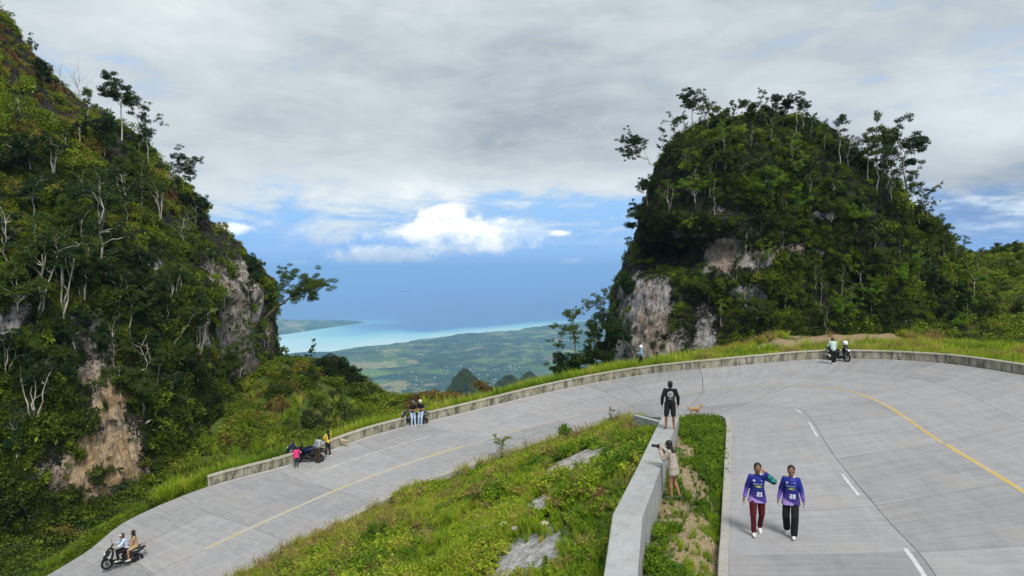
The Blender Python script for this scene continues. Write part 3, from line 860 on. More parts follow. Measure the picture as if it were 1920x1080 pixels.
SXX = SX * SY
tip = PZ(680, 604.5, SEA); leftb = PZ(500, 630, SEA)
# island axis from far tip to near left
ax_ = (leftb - tip)[:2]; ax_n = ax_ / np.linalg.norm(ax_); nr = np.array([ax_n[1], -ax_n[0]])
if nr[1] < 0: nr = -nr
def isl_uv(X, Y):
    dX, dY = X - tip[0], Y - tip[1]
    return dX * ax_n[0] + dY * ax_n[1], dX * nr[0] + dY * nr[1]
def island_h(X, Y):
    u, v = isl_uv(X, Y)
    rn = (fbm(np.stack([X / 500, Y / 500, 0 * X], -1), 4, 12) - .5)
    wd = 1900 * np.clip(u / 2600, 0, 1) ** 0.7 + rn * 220 * (u > 0)
    inside = np.minimum(np.minimum(u * 0.9, v + 40 + rn * 60), wd - v)
    return inside
cyS = coastY(SXX, SY)
d1 = np.clip(1 - (SY - cyS * 0.985) / (1200 + 1900 * np.clip((-SX - 0.12) / 0.2, 0, 1)), 0, 1) * (SX < 0.35) * np.clip((0.25 - SX) / 0.3, 0.25, 1)
d2 = np.clip(1 + island_h(SXX, SY) / 1100, 0, 1)
shal = np.clip(d1 ** 1.1 * 0.95 + d2 ** 2 * 0.45, 0, 1)
link('sea', np_mesh('sea', np.stack([SXX, SY, 0 * SXX + SEA], -1).reshape(-1, 3), grid_faces(300, len(ys)), sea_mat(), False, {'shallow': ('POINT', shal)}), kind='structure')
# island
iu = np.linspace(-200, 5200, 200); iv = np.linspace(-300, 2600, 110)
IU, IV = np.meshgrid(iu, iv, indexing='ij')
IX = tip[0] + IU * ax_n[0] + IV * nr[0]; IY = tip[1] + IU * ax_n[1] + IV * nr[1]
ins = island_h(IX, IY)
IZ = SEA + np.clip(ins / 30, -1, 1) * 12 + np.clip(ins / 900, 0, 1) * 75 + np.exp(-((IU - 1700) / 1100) ** 2 - ((IV - 900) / 600) ** 2) * 120 + (fbm(np.stack([IX / 90, IY / 90, 0 * IX], -1), 4, 14) - .5) * 34 * np.clip(ins / 100, 0, 1)
link('island', np_mesh('island', np.stack([IX, IY, IZ], -1).reshape(-1, 3), grid_faces(200, 110), M_LOW, True), kind='structure')
# tiny flat islet on the horizon side
ip = PZ(760, 547, SEA)
tx, ty = np.meshgrid(np.linspace(-1, 1, 40), np.linspace(-1, 1, 16), indexing='ij')
tz_ = np.clip(1 - (tx ** 2 + ty ** 2), -.2, 1) * 14 + 10 * (fbm(np.stack([tx * 9, ty * 4, 0 * tx], -1), 3, 3) - .5) + 14
tz_ = np.where(tx ** 2 + ty ** 2 > 1, -10, tz_)
link('islet', np_mesh('islet', np.stack([ip[0] + tx * 125, ip[1] + ty * 200, SEA + tz_], -1).reshape(-1, 3), grid_faces(40, 16), M_LOW), kind='structure')

# houses of the far villages: a few pixels each, gabled, more than could be told apart
M_HOUSE = flat('far_house_white', (0.36, 0.35, 0.34)); M_ROOFR = flat('far_house_roof', (0.40, 0.22, 0.15))
lowbv = BVHTree.FromPolygons([tuple(v) for v in np.stack([XX, YY, low], -1)[::1, ::1].reshape(-1, 3)], grid_faces(len(xr_), len(yr)).tolist())
HV, HF = [], []
def far_house(x, y, z, w, l, h, a):
    b = len(HV)
    ca, sa = math.cos(a), math.sin(a)
    for (u, v, q) in ((-w, -l, -4), (w, -l, -4), (w, l, -4), (-w, l, -4), (-w, -l, h), (w, -l, h), (w, l, h), (-w, l, h), (0, -l, h * 1.5), (0, l, h * 1.5)):
        HV.append((x + u * ca - v * sa, y + u * sa + v * ca, z + q))
    HF.extend([(b, b + 1, b + 5, b + 4), (b + 1, b + 2, b + 6, b + 5), (b + 2, b + 3, b + 7, b + 6), (b + 3, b, b + 4, b + 7), (b + 4, b + 5, b + 8, b + 8), (b + 7, b + 9, b + 6, b + 6), (b + 5, b + 6, b + 9, b + 8), (b + 7, b + 4, b + 8, b + 9)])
cnt = 0
while cnt < 200:
    px, py = rng.uniform(640, 1120), rng.uniform(608, 735)
    if vnoise(np.array([[px / 26, py / 9, 1.5]]))[0] < 0.52: continue
    h = hit(lowbv, px, py)[0]
    if h is None or h.z < SEA + 2: continue
    s = rng.uniform(2, 4.5)
    far_house(h.x, h.y, h.z, s, s * rng.uniform(1, 1.8), s * .9, rng.uniform(0, 3)); cnt += 1
HF = [tuple(dict.fromkeys(f)) for f in HF]
link('village_houses', py_mesh('village_houses', HV, HF, M_HOUSE), label='tiny white houses scattered over the hazy green lowland', cat='houses', kind='stuff')

# ------------------------------------------------------------------ haze: one even body of air over land and sea
hz = link('haze', py_mesh('haze', [(x, y, z) for z in (-690, 60) for x, y in ((-110000, -3000), (110000, -3000), (110000, 90000), (-110000, 90000))],
     [(3, 2, 1, 0), (4, 5, 6, 7), (0, 1, 5, 4), (1, 2, 6, 5), (2, 3, 7, 6), (3, 0, 4, 7)]), label='pale blue haze over the sea and the far lowland', cat='haze', kind='stuff')
mh = bpy.data.materials.new('haze'); mh.use_nodes = True
TH = NT(mh.node_tree)
pvn = TH.n('ShaderNodeVolumePrincipled', {'Color': (0.38, 0.65, 1.0, 1), 'Density': 0.000108, 'Anisotropy': 0.0})
TH.n('ShaderNodeOutputMaterial', {'Volume': pvn.outputs[0]})
hz.data.materials.append(mh)
# ------------------------------------------------------------------ leaves
def unit(v): return v / (np.linalg.norm(v, axis=-1, keepdims=True) + 1e-9)
def leaf_quads(C, Dv, L, Wd, droop=0.0, r=rng):
    """one pointed quad per leaf: centre base C, direction D, length L, width W"""
    n = len(C)
    side = unit(np.cross(Dv, unit(r.normal(size=(n, 3)))))
    L = np.broadcast_to(L, n)[:, None]; Wd = np.broadcast_to(Wd, n)[:, None]
    a = C; b = C + Dv * L * .5 + side * Wd * .5; c = C + Dv * L - [0, 0, 1] * (L * droop); d = C + Dv * L * .5 - side * Wd * .5
    V = np.stack([a, b, c, d], 1).reshape(-1, 3)
    F = np.arange(n * 4).reshape(-1, 4)
    return V, F
def tube(path, rad, sides=5):
    P = np.asarray(path, float); n = len(P)
    rad = np.broadcast_to(rad, n)
    t = unit(np.gradient(P, axis=0))
    up = np.array([0.31, 0.17, 0.93]); u = unit(np.cross(t, up)); v = np.cross(t, u)
    a = np.linspace(0, 2 * PI, sides, endpoint=False)
    V = P[:, None] + (u[:, None] * np.cos(a)[None, :, None] + v[:, None] * np.sin(a)[None, :, None]) * rad[:, None, None]
    F = []
    for i in range(n - 1):
        for j in range(sides):
            F.append((i * sides + j, i * sides + (j + 1) % sides, (i + 1) * sides + (j + 1) % sides, (i + 1) * sides + j))
    return V.reshape(-1, 3), np.array(F)
def join(parts):
    V, F, o = [], [], 0
    for v, f in parts:
        V.append(v); F.append(f + o); o += len(v)
    return np.vstack(V), np.vstack(F)
def lv_of(F, r=rng): return {'lv': ('FACE', r.random(len(F)))}

def shrub_mesh(name, seed, nlobe, nleaf, lsize, flat_=0.8, spread=1.0, mat=None):
    r = np.random.default_rng(seed)
    lc = unit(r.normal(size=(nlobe, 3))) * r.uniform(.25, .8, (nlobe, 1)) * [spread, spread, flat_]
    lc[:, 2] = np.abs(lc[:, 2]) * .9 + 0.15
    lr = r.uniform(.22, .42, nlobe)
    k = r.integers(0, nlobe, nleaf)
    d = unit(r.normal(size=(nleaf, 3)) + [0, 0, .35])
    C = lc[k] + d * (lr[k] * r.uniform(.45, 1.08, nleaf))[:, None]
    dirn_ = unit(d + r.normal(size=(nleaf, 3)) * .7)
    L = lsize * r.uniform(.6, 1.4, nleaf)
    V, F = leaf_quads(C, dirn_, L, L * .5, .15, r)
    return np_mesh(name, V, F, mat or M_LEAF, False, {'lv': ('FACE', np.clip(r.random(nleaf) * .6 + r.random(nlobe)[k] * .4, 0, 1))})
def frond_mesh(name, seed, nf=14, mat=None, seg=7):
    r = np.random.default_rng(seed)
    parts = []
    for i in range(nf):
        a = r.uniform(0, 2 * PI); el_ = r.uniform(.35, 1.25); L = r.uniform(.7, 1.15)
        t = np.linspace(0, 1, seg)
        out = np.array([math.cos(a), math.sin(a), 0])
        P = out * (t * L * math.cos(el_) * 1.2)[:, None] + np.array([0, 0, 1]) * (t * L * math.sin(el_) - t ** 2 * L * .55)[:, None]
        sd_ = np.array([-out[1], out[0], 0])
        for j in range(1, seg):
            for sg in (-1, 1):
                for q in range(2):
                    c = P[j - 1] + (P[j] - P[j - 1]) * (q / 2)
                    dd = unit(sd_ * sg + out * .5 + [0, 0, -.25])
                    ln = .26 * math.sin(PI * (j + .3) / (seg + .6)) + .05
                    parts.append(leaf_quads(c[None], dd[None], ln, .06, .1, r))
    V, F = join(parts)
    return np_mesh(name, V, F, mat or M_LEAF, False, lv_of(F, r))
def tuft_mesh(name, seed, nb=34, h=1.0, lean=.5, wd=.035, base=.16, mat=None, heads=0):
    r = np.random.default_rng(seed)
    a = r.uniform(0, 2 * PI, nb); out = np.stack([np.cos(a), np.sin(a), 0 * a], -1)
    b0 = out * r.uniform(0, base, nb)[:, None]
    H = h * r.uniform(.45, 1.05, nb)[:, None]; ln = (lean * r.uniform(.2, 1.1, nb))[:, None]
    sd_ = unit(np.cross(out, [0, 0, 1.0]) + r.normal(size=(nb, 3)) * .5)
    m1 = b0 + out * H * ln * .35 + [0, 0, 1] * H * .5
    tp = b0 + out * H * ln + [0, 0, 1] * H * (1 - .25 * ln)
    w0 = wd * r.uniform(.6, 1.2, nb)[:, None]
    V = np.stack([b0 - sd_ * w0 * .5, b0 + sd_ * w0 * .5, m1 + sd_ * w0 * .5, m1 - sd_ * w0 * .5, tp + sd_ * w0 * .06, tp - sd_ * w0 * .06], 1).reshape(-1, 3)
    i = np.arange(nb)[:, None] * 6
    F = np.vstack([i + [0, 1, 2, 3], i + [3, 2, 4, 5]])
    lv = r.random(nb)
    return np_mesh(name, V, F, mat or M_GRASS, False, {'lv': ('FACE', np.concatenate([lv, lv]))})
def weed_mesh(name, seed, ns=9, mat=None, L=.17, upright=.8):
    r = np.random.default_rng(seed)
    parts = []
    for i in range(ns):
        a = r.uniform(0, 2 * PI); ln = r.uniform(.1, .7); H = r.uniform(.45, 1.0)
        top = np.array([math.cos(a) * ln, math.sin(a) * ln, H * upright])
        t = np.linspace(0, 1, 5)
        P = top[None] * t[:, None] + np.array([0, 0, .12]) * np.sin(PI * t)[:, None]
        parts.append(tube(P, np.linspace(.014, .005, 5), 3))
        nl = 15
        tt_ = r.uniform(.2, 1, nl)
        C = top[None] * tt_[:, None] + np.array([0, 0, .12]) * np.sin(PI * tt_)[:, None]
        d = unit(r.normal(size=(nl, 3)) * [1, 1, .5] + [0, 0, .25])
        parts.append(leaf_quads(C, d, L * r.uniform(.6, 1.2, nl), L * .5, .25, r))
    V, F = join(parts)
    return np_mesh(name, V, F, mat or M_GRASS, False, lv_of(F, r))
def twig_mesh(name, seed, ns=16, mat=None):
    r = np.random.default_rng(seed)
    parts = []
    for i in range(ns):
        a = r.uniform(0, 2 * PI); ln = r.uniform(.1, .6); H = r.uniform(.5, 1.0)
        top = np.array([math.cos(a) * ln, math.sin(a) * ln, H])
        parts.append(tube([[0, 0, 0], top * .5 + r.normal(size=3) * .04, top], [.012, .009, .004], 3))
        C = top[None] * r.uniform(.5, 1, 6)[:, None]
        parts.append(leaf_quads(C, unit(r.normal(size=(6, 3)) + [0, 0, .4]), .09, .035, 0, r))
    V, F = join(parts)
    return np_mesh(name, V, F, mat or M_GRASS, False, lv_of(F, r))

def src(me):
    return bpy.data.objects.new(me.name, me)
SHR = [src(shrub_mesh('shrub_source', s, nl, n, ls, fl, sp)) for s, nl, n, ls, fl, sp in
       ((1, 9, 560, .16, .8, 1), (2, 12, 700, .12, .7, 1.1), (3, 7, 380, .22, .9, .9), (4, 10, 480, .17, .55, 1.2), (5, 5, 260, .26, 1.0, .8))]
FRD = [src(frond_mesh('frond_source', 11)), src(frond_mesh('frond_source', 12, 9))]
TUF = [src(tuft_mesh('tuft_source', 21)), src(tuft_mesh('tuft_source', 22, 26, 1.0, .8)), src(tuft_mesh('tuft_source', 23, 44, .8, .35, .03))]
WEE = [src(weed_mesh('weed_source', 31)), src(weed_mesh('weed_source', 32, 7, None, .22, .6)), src(weed_mesh('weed_source', 33, 12, None, .12, 1.0))]
TWG = [src(twig_mesh('twig_source', 41)), src(twig_mesh('twig_source', 42, 10))]

def scatter(name, P, ROT, S, TI, IDX, sources, label, cat):
    P = np.asarray(P, np.float32); n = len(P)
    me = bpy.data.meshes.new(name)
    me.vertices.add(n); me.vertices.foreach_set('co', P.ravel())
    a = me.attributes.new('rot', 'FLOAT_VECTOR', 'POINT'); a.data.foreach_set('vector', np.asarray(ROT, np.float32).ravel())
    a = me.attributes.new('scl', 'FLOAT_VECTOR', 'POINT')
    S = np.asarray(S, np.float32)
    if S.ndim == 1: S = np.repeat(S[:, None], 3, 1)
    a.data.foreach_set('vector', S.ravel())
    a = me.attributes.new('tint', 'FLOAT', 'POINT'); a.data.foreach_set('value', np.asarray(TI, np.float32))
    a = me.attributes.new('idx', 'INT', 'POINT'); a.data.foreach_set('value', np.asarray(IDX, np.int32))
    o = link(name, me, label=label, cat=cat, kind='stuff')
    ng = bpy.data.node_groups.new(name, 'GeometryNodeTree')
    ng.interface.new_socket('Geometry', in_out='INPUT', socket_type='NodeSocketGeometry')
    ng.interface.new_socket('Geometry', in_out='OUTPUT', socket_type='NodeSocketGeometry')
    N, Lk = ng.nodes, ng.links
    gi, go = N.new('NodeGroupInput'), N.new('NodeGroupOutput')
    mp = N.new('GeometryNodeMeshToPoints')
    iop = N.new('GeometryNodeInstanceOnPoints')
    jn = N.new('GeometryNodeJoinGeometry')
    for so in sources[::-1]:
        oi = N.new('GeometryNodeObjectInfo'); oi.inputs['Object'].default_value = so; oi.inputs['As Instance'].default_value = True
        Lk.new(oi.outputs['Geometry'], jn.inputs[0])
    def attr(nm, ty):
        q = N.new('GeometryNodeInputNamedAttribute'); q.data_type = ty; q.inputs['Name'].default_value = nm
        return q.outputs['Attribute']
    Lk.new(gi.outputs[0], mp.inputs['Mesh']); Lk.new(mp.outputs[0], iop.inputs['Points'])
    Lk.new(jn.outputs[0], iop.inputs['Instance'])
    iop.inputs['Pick Instance'].default_value = True
    Lk.new(attr('idx', 'INT'), iop.inputs['Instance Index'])
    Lk.new(attr('rot', 'FLOAT_VECTOR'), iop.inputs['Rotation'])
    Lk.new(attr('scl', 'FLOAT_VECTOR'), iop.inputs['Scale'])
    Lk.new(iop.outputs[0], go.inputs[0])
    md = o.modifiers.new('scatter', 'NODES'); md.node_group = ng
    return o
def rot_from(N, up=0.5, r=rng):
    """euler angles that put local z between the surface normal and straight up, random spin"""
    d = unit(N * (1 - up) + np.array([0, 0, 1]) * up + r.normal(size=N.shape) * .12)
    out = []
    for v in d:
        q = Vector(v).to_track_quat('Z', 'Y')
        e = (q @ Matrix.Rotation(r.uniform(0, 2 * PI), 3, 'Z').to_quaternion()).to_euler()
        out.append((e.x, e.y, e.z))
    return np.array(out)
def sample_grid(V, F, n, wfun=None, r=rng):
    Q = V.reshape(-1, 3)[F]
    ar = np.linalg.norm(np.cross(Q[:, 2] - Q[:, 0], Q[:, 3] - Q[:, 1]), axis=-1) * .5
    C = Q.mean(1)
    N = unit(np.cross(Q[:, 2] - Q[:, 0], Q[:, 3] - Q[:, 1]))
    if wfun is not None: ar = ar * wfun(C, N)
    p = ar / ar.sum()
    k = r.choice(len(F), n, p=p)
    u, v = r.random((2, n, 1))
    P = Q[k, 0] * (1 - u) * (1 - v) + Q[k, 1] * u * (1 - v) + Q[k, 2] * u * v + Q[k, 3] * (1 - u) * v
    return P, N[k], k

def in_view(C, m=80, near=False):
    x, y = proj(C)
    return (x > -m) & (x < 1920 + m) & (y > -m) & (y < 1080 + m) & (C[:, 1] > 1)
# --- shrubs on the two limestone hills
def cover(V, F, bare, n, seed, smin, smax, tintf, name, label, cave=()):
    r = np.random.default_rng(seed)
    bf = bare.reshape(-1)[F].mean(1)
    def wf(C, N):
        toward = (C[:, 1] < V[..., 1].mean() + 3) * 1.0
        view = np.where(in_view(C, 160), 1.0, .12)
        nz = fbm(C * .33, 3, seed)
        x, y = proj(C)
        for (cx_, cy_, sx_, sy_) in cave: view = view * (1 - .96 * np.exp(-((x - cx_) / sx_) ** 4 - ((y - cy_) / sy_) ** 4))
        return (np.where(proj(C)[0] < 1000, np.where(proj(C)[0] > 300, 0.22, 0.04), 0.03) + np.clip(1 - bf * 2.4, 0, 1)) * (0.16 + .84 * toward) * view * np.clip((nz - .36) * 6, .06, 1)
    P, N, k = sample_grid(V, F, n, wf, r)
    sz = r.uniform(smin, smax, n) * np.where(r.random(n) < .09, 1.8, 1)
    tz = tintf(P, N, r)
    idx = r.choice(9, n, p=[.15, .15, .13, .15, .13, .09, .08, .06, .06])
    S = np.stack([sz, sz, sz * r.uniform(.8, 1.3, n)], -1)
    return scatter(name, P - N * 0.1, rot_from(N, .55, r), S, tz, idx, SHR + FRD + TWG, label, 'shrubs')
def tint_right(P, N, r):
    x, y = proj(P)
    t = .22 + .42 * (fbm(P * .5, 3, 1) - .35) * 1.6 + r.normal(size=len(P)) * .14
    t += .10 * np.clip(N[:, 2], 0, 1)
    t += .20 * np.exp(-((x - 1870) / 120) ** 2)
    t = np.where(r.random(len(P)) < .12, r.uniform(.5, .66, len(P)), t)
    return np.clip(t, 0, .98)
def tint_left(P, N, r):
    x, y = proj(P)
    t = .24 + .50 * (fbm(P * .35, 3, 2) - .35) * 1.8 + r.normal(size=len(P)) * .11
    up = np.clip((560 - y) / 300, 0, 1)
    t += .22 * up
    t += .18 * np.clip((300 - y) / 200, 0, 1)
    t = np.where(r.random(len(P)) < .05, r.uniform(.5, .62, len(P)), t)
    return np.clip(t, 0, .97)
CAVE = [(1255, 478, 95, 38), (1240, 340, 56, 60), (1225, 415, 60, 50), (1345, 300, 26, 30), (1560, 285, 30, 20), (1470, 455, 40, 12)]
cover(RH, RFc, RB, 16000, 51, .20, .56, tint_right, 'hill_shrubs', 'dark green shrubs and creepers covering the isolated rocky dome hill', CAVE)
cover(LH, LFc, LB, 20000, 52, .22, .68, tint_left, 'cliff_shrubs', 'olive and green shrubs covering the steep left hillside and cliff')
# moss, ferns and hanging creepers hugging the rock
def hug(V, F, bare, n, seed, name, label, tl, cave=((1255, 478, 95, 36),)):
    r = np.random.default_rng(seed)
    bf = bare.reshape(-1)[F].mean(1)
    def wf(C, N):
        x, y = proj(C); cv = 1
        for (cx_, cy_, sx_, sy_) in cave: cv = cv * (1 - .97 * np.exp(-((x - cx_) / sx_) ** 4 - ((y - cy_) / sy_) ** 4))
        return cv * (0.03 + np.clip(1.0 - bf * 2.2, 0, 1)) * (C[:, 1] < V[..., 1].mean() + 1) * in_view(C, 60)
    P, N, k = sample_grid(V, F, n, wf, r)
    return scatter(name, P - N * .02, rot_from(N, .15, r), r.uniform(.16, .42, n), np.clip(tl + r.normal(size=n) * .13, 0, 1), r.integers(0, 4, n), SHR[:2] + FRD, label, 'ground cover')
hug(RH, RFc, RB, 9000, 61, 'hill_creepers', 'low dark creepers and ferns clinging to the rocky dome hill', .14)
hug(LH, LFc, LB, 9000, 62, 'cliff_creepers', 'low creepers and ferns clinging to the left cliff', .2)

# --- growth on the ground behind the parapet and below the cliff
gC_w = None
def ground_sample(n, wfun, seed):
    r = np.random.default_rng(seed)
    P, N, k = sample_grid(gV, gF, n, wfun, r)
    return P, N, r
def road_dist(C):
    out = np.full(len(C), 99.0)
    for i, c in enumerate(C):
        if -38 < c[0] < 40 and -12 < c[1] < 64:
            out[i] = kd.find((c[0], c[1], 0))[2]
    return out
gCent = gV.reshape(-1, 3)[gF].mean(1)
gRD = road_dist(gCent)
# which side of the road: outside = beyond the outer edge
ocurve = road(np.linspace(0, NS - 1, 300), 0.0)[:, :2]
icurve = road(np.linspace(0, NS - 1, 300), 4.0)[:, :2]
def inside_poly(P, poly):
    x, y = P[:, 0], P[:, 1]
    c = np.zeros(len(P), bool)
    j = len(poly) - 1
    for i in range(len(poly)):
        xi, yi = poly[i]; xj, yj = poly[j]
        cond = ((yi > y) != (yj > y)) & (x < (xj - xi) * (y - yi) / (yj - yi + 1e-12) + xi)
        c ^= cond; j = i
    return c
OUT = ~inside_poly(gCent, ocurve)
IN = inside_poly(gCent, icurve)
wall_line = Lc[:, :2]
def side_of_wall(C):
    """>0 on the right of the retaining wall (grass strip)"""
    xw = np.interp(C[:, 1], wall_line[:, 1], wall_line[:, 0])
    return C[:, 0] - xw
SW = side_of_wall(gCent)
STRIP = IN & (SW > 0.75) & (gCent[:, 1] > 3)
PATCH = IN & (SW < -0.05)
def blobm(C, kinds=(0, 1), f=1.0):
    m = np.zeros(len(C))
    w_ = (fbm(np.c_[C[:, :2] * 1.4, 0 * C[:, 0]], 3, 3) - .5) * 1.2
    for (cx, cy, ax, ay, k) in BLOBS:
        if k in kinds:
            d = np.sqrt(((C[:, 0] - cx) / ax) ** 2 + ((C[:, 1] - cy) / ay) ** 2) + w_
            m = np.maximum(m, np.clip((1.12 * f - d) * 4, 0, 1))
    return m
gBL = blobm(gCent); gBLr = blobm(gCent, (1,))
gVIEW = in_view(gCent, 120)
gpx, gpy = proj(gCent)
hidden = (gCent[:, 1] > 90)

def gw(mask): return lambda C, N: mask
# lower plot: grass tufts, weeds, brown twigs
m = PATCH * (gRD > .35) * (1 - np.clip(gBLr * 1.5, 0, 1)) ** 2 * np.where(gVIEW, 1.0, .15) * (.25 + np.clip((fbm(gCent * .8, 3, 6) - .3) * 3, 0, 1))
P, N, r = ground_sample(9500, gw(m), 71)
tn = .52 + (fbm(P * .5, 3, 7) - .5) * .9 + r.normal(size=len(P)) * .08
scatter('lower_grass', P, rot_from(N, .9, r), r.uniform(.16, .36, len(P)) * (.7 + 1.1 * np.clip((fbm(P * .7, 3, 15) - .35) * 2.4, 0, 1.2)), np.clip(tn, .05, .98), r.integers(0, 3, len(P)), TUF, 'yellow green grass tufts covering the lower plot inside the bend', 'grass')
nz = fbm(gCent * .55, 3, 9)
m2 = m * np.clip((nz - .40) * 6, .12, 1)
P, N, r = ground_sample(4600, gw(m2), 72)
tn = .48 + (fbm(P * .45, 3, 17) - .5) * 1.1 + r.normal(size=len(P)) * .10
tn = np.where(r.random(len(P)) < .07, .93, tn)
sz = r.uniform(.25, .62, len(P)) * (0.8 + .6 * np.clip((fbm(P * .3, 2, 8) - .4) * 3, 0, 1))
scatter('lower_weeds', P, rot_from(N, .9, r), sz, np.clip(tn, .02, .98), r.integers(0, 5, len(P)), WEE + WEE[:2], 'bright green leafy weeds over the lower plot inside the bend', 'weeds')
gx_, gy_ = gpx, gpy
m3 = m * (np.exp(-((gx_ - 560) / 150) ** 2 - ((gy_ - 1030) / 60) ** 2) + .05 + .35 * np.exp(-((gRD - .6) / .8) ** 2))
P, N, r = ground_sample(900, gw(m3), 73)
scatter('dry_weeds', P, rot_from(N, .9, r), r.uniform(.3, .85, len(P)), np.clip(.86 + r.normal(size=len(P)) * .1, 0, 1), r.integers(0, 2, len(P)), TWG, 'brown dry weed stems along the road side of the lower plot', 'weeds')
# strip
m = STRIP * (gRD > .12) * np.where(gVIEW, 1.0, .2)
edge = np.clip((SW - 1.35) / .5, 0, 1)
rightside = np.exp(-((gRD - .3) / .55) ** 2) * .9
dirtm = blobm(gCent, (0,))
ms = m * (1 - dirtm * .86) * (.25 + rightside + .5 * (gCent[:, 1] > 25))
P, N, r = ground_sample(5200, gw(ms), 74)
tn = .33 + (fbm(P * .7, 3, 7) - .5) * .8 + r.normal(size=len(P)) * .06
scatter('strip_grass', P, rot_from(N, .9, r), r.uniform(.10, .30, len(P)), np.clip(tn, .1, .8), r.integers(0, 3, len(P)), TUF, 'green grass on the narrow strip beside the broad pale wall', 'grass')
mw = m * (1 - dirtm * .97) * (np.exp(-((gx_ - 1335) / 34) ** 2 - ((gy_ - 885) / 50) ** 2) + .8 * np.exp(-((gx_ - 1215) / 46) ** 2 - ((gy_ - 1050) / 60) ** 2) + .10 + .3 * np.exp(-((gy_ - 790) / 20) ** 2))
P, N, r = ground_sample(900, gw(mw), 75)
scatter('strip_weeds', P, rot_from(N, .9, r), r.uniform(.16, .42, len(P)), np.clip(.24 + r.normal(size=len(P)) * .10, .02, .6), r.integers(0, 3, len(P)), WEE, 'leafy green weeds along the strip beside the broad pale wall', 'weeds')
# pebbles on the strip
def pebble(seed, mat):
    r = np.random.default_rng(seed)
    ph, th = np.meshgrid(np.linspace(0, 2 * PI, 7, endpoint=False), np.linspace(.1, PI - .1, 5), indexing='ij')
    V = np.stack([np.cos(ph) * np.sin(th), np.sin(ph) * np.sin(th), np.cos(th) * .55], -1) * r.uniform(.75, 1.2, (7, 5, 1))
    return src(np_mesh('pebble', V.reshape(-1, 3), grid_faces(7, 5, True), mat))
M_STONE = flat('pale_stone', (0.50, 0.45, 0.38), 0.95, .1, 0, .3, 9)
mp_ = STRIP * dirtm + PATCH * gBLr * .5 + .02 * STRIP
P, N, r = ground_sample(1500, gw(mp_ * gVIEW), 76)
scatter('gravel', P, r.uniform(0, 6, (len(P), 3)), r.uniform(.008, .030, len(P)), r.random(len(P)), r.integers(0, 2, len(P)), [pebble(1, M_STONE), pebble(2, flat('brown_stone', (0.30, 0.23, 0.16), .95, .1, 0, .3, 9))], 'pale gravel and small stones on the worn ground', 'gravel')

# tall grass behind the parapet
right = np.clip((gpx - 1120) / 200, 0, 1)
m = OUT * (gRD > .75) * (gRD < 22) * gVIEW * (gCent[:, 1] > 25) * (1 - dirtm * .97)
mr = m * right * (gpx > 1100)
P, N, r = ground_sample(8000, gw(mr), 81)
x, y = proj(P)
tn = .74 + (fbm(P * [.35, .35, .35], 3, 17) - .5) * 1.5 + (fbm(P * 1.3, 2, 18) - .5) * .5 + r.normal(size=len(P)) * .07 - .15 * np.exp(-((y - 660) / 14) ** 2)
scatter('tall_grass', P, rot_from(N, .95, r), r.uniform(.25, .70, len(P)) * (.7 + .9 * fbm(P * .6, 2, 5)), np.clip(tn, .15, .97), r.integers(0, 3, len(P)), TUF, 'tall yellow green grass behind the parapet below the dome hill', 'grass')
ml = m * (1 - right) * np.exp(-gRD / 3.0) * (gpx > 300)
P, N, r = ground_sample(6500, gw(ml), 82)
tn = .45 + (fbm(P * .5, 3, 17) - .5) * 1.0 + r.normal(size=len(P)) * .07 + .12 * np.clip((proj(P)[0] - 700) / 300, 0, 1)
scatter('verge_grass', P, rot_from(N, .95, r), r.uniform(.5, 1.35, len(P)), np.clip(tn, .12, .9), r.integers(0, 3, len(P)), TUF, 'fresh green tall grass just behind the parapet on the downhill side', 'grass')
# shrubs further out: green valley and ridge beyond the parapet
mv = OUT * (gRD > 2.6) * (gCent[:, 1] < np.where(gCent[:, 0] > 25, 124, 100)) * gVIEW * ((gpx < 1130) * 1.0 + (gpx > 1380) * (gRD > 12.5) * .9 + (gpx > 1700) * (gRD > 13))
mv = mv * np.clip(30 / gCent[:, 1], .3, 1)
P, N, r = ground_sample(8000, gw(mv), 83)
x, y = proj(P)
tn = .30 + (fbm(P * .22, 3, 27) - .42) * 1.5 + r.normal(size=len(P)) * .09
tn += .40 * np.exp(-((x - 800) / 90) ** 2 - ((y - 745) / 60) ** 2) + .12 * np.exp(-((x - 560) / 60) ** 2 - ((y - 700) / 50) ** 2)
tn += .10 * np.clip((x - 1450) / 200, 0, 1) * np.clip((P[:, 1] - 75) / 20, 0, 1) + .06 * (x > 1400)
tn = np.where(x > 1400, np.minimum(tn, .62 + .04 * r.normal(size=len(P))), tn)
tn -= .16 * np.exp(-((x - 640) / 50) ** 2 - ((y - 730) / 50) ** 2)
sz = r.uniform(.45, 1.15, len(P)) * np.where(P[:, 1] > 64, 1.15, 1)
scatter('valley_shrubs', P, rot_from(N, .8, r), sz, np.clip(tn, 0, .9), r.integers(0, 5, len(P)), SHR, 'green and olive shrubs on the valley slope and ridge beyond the parapet', 'shrubs')
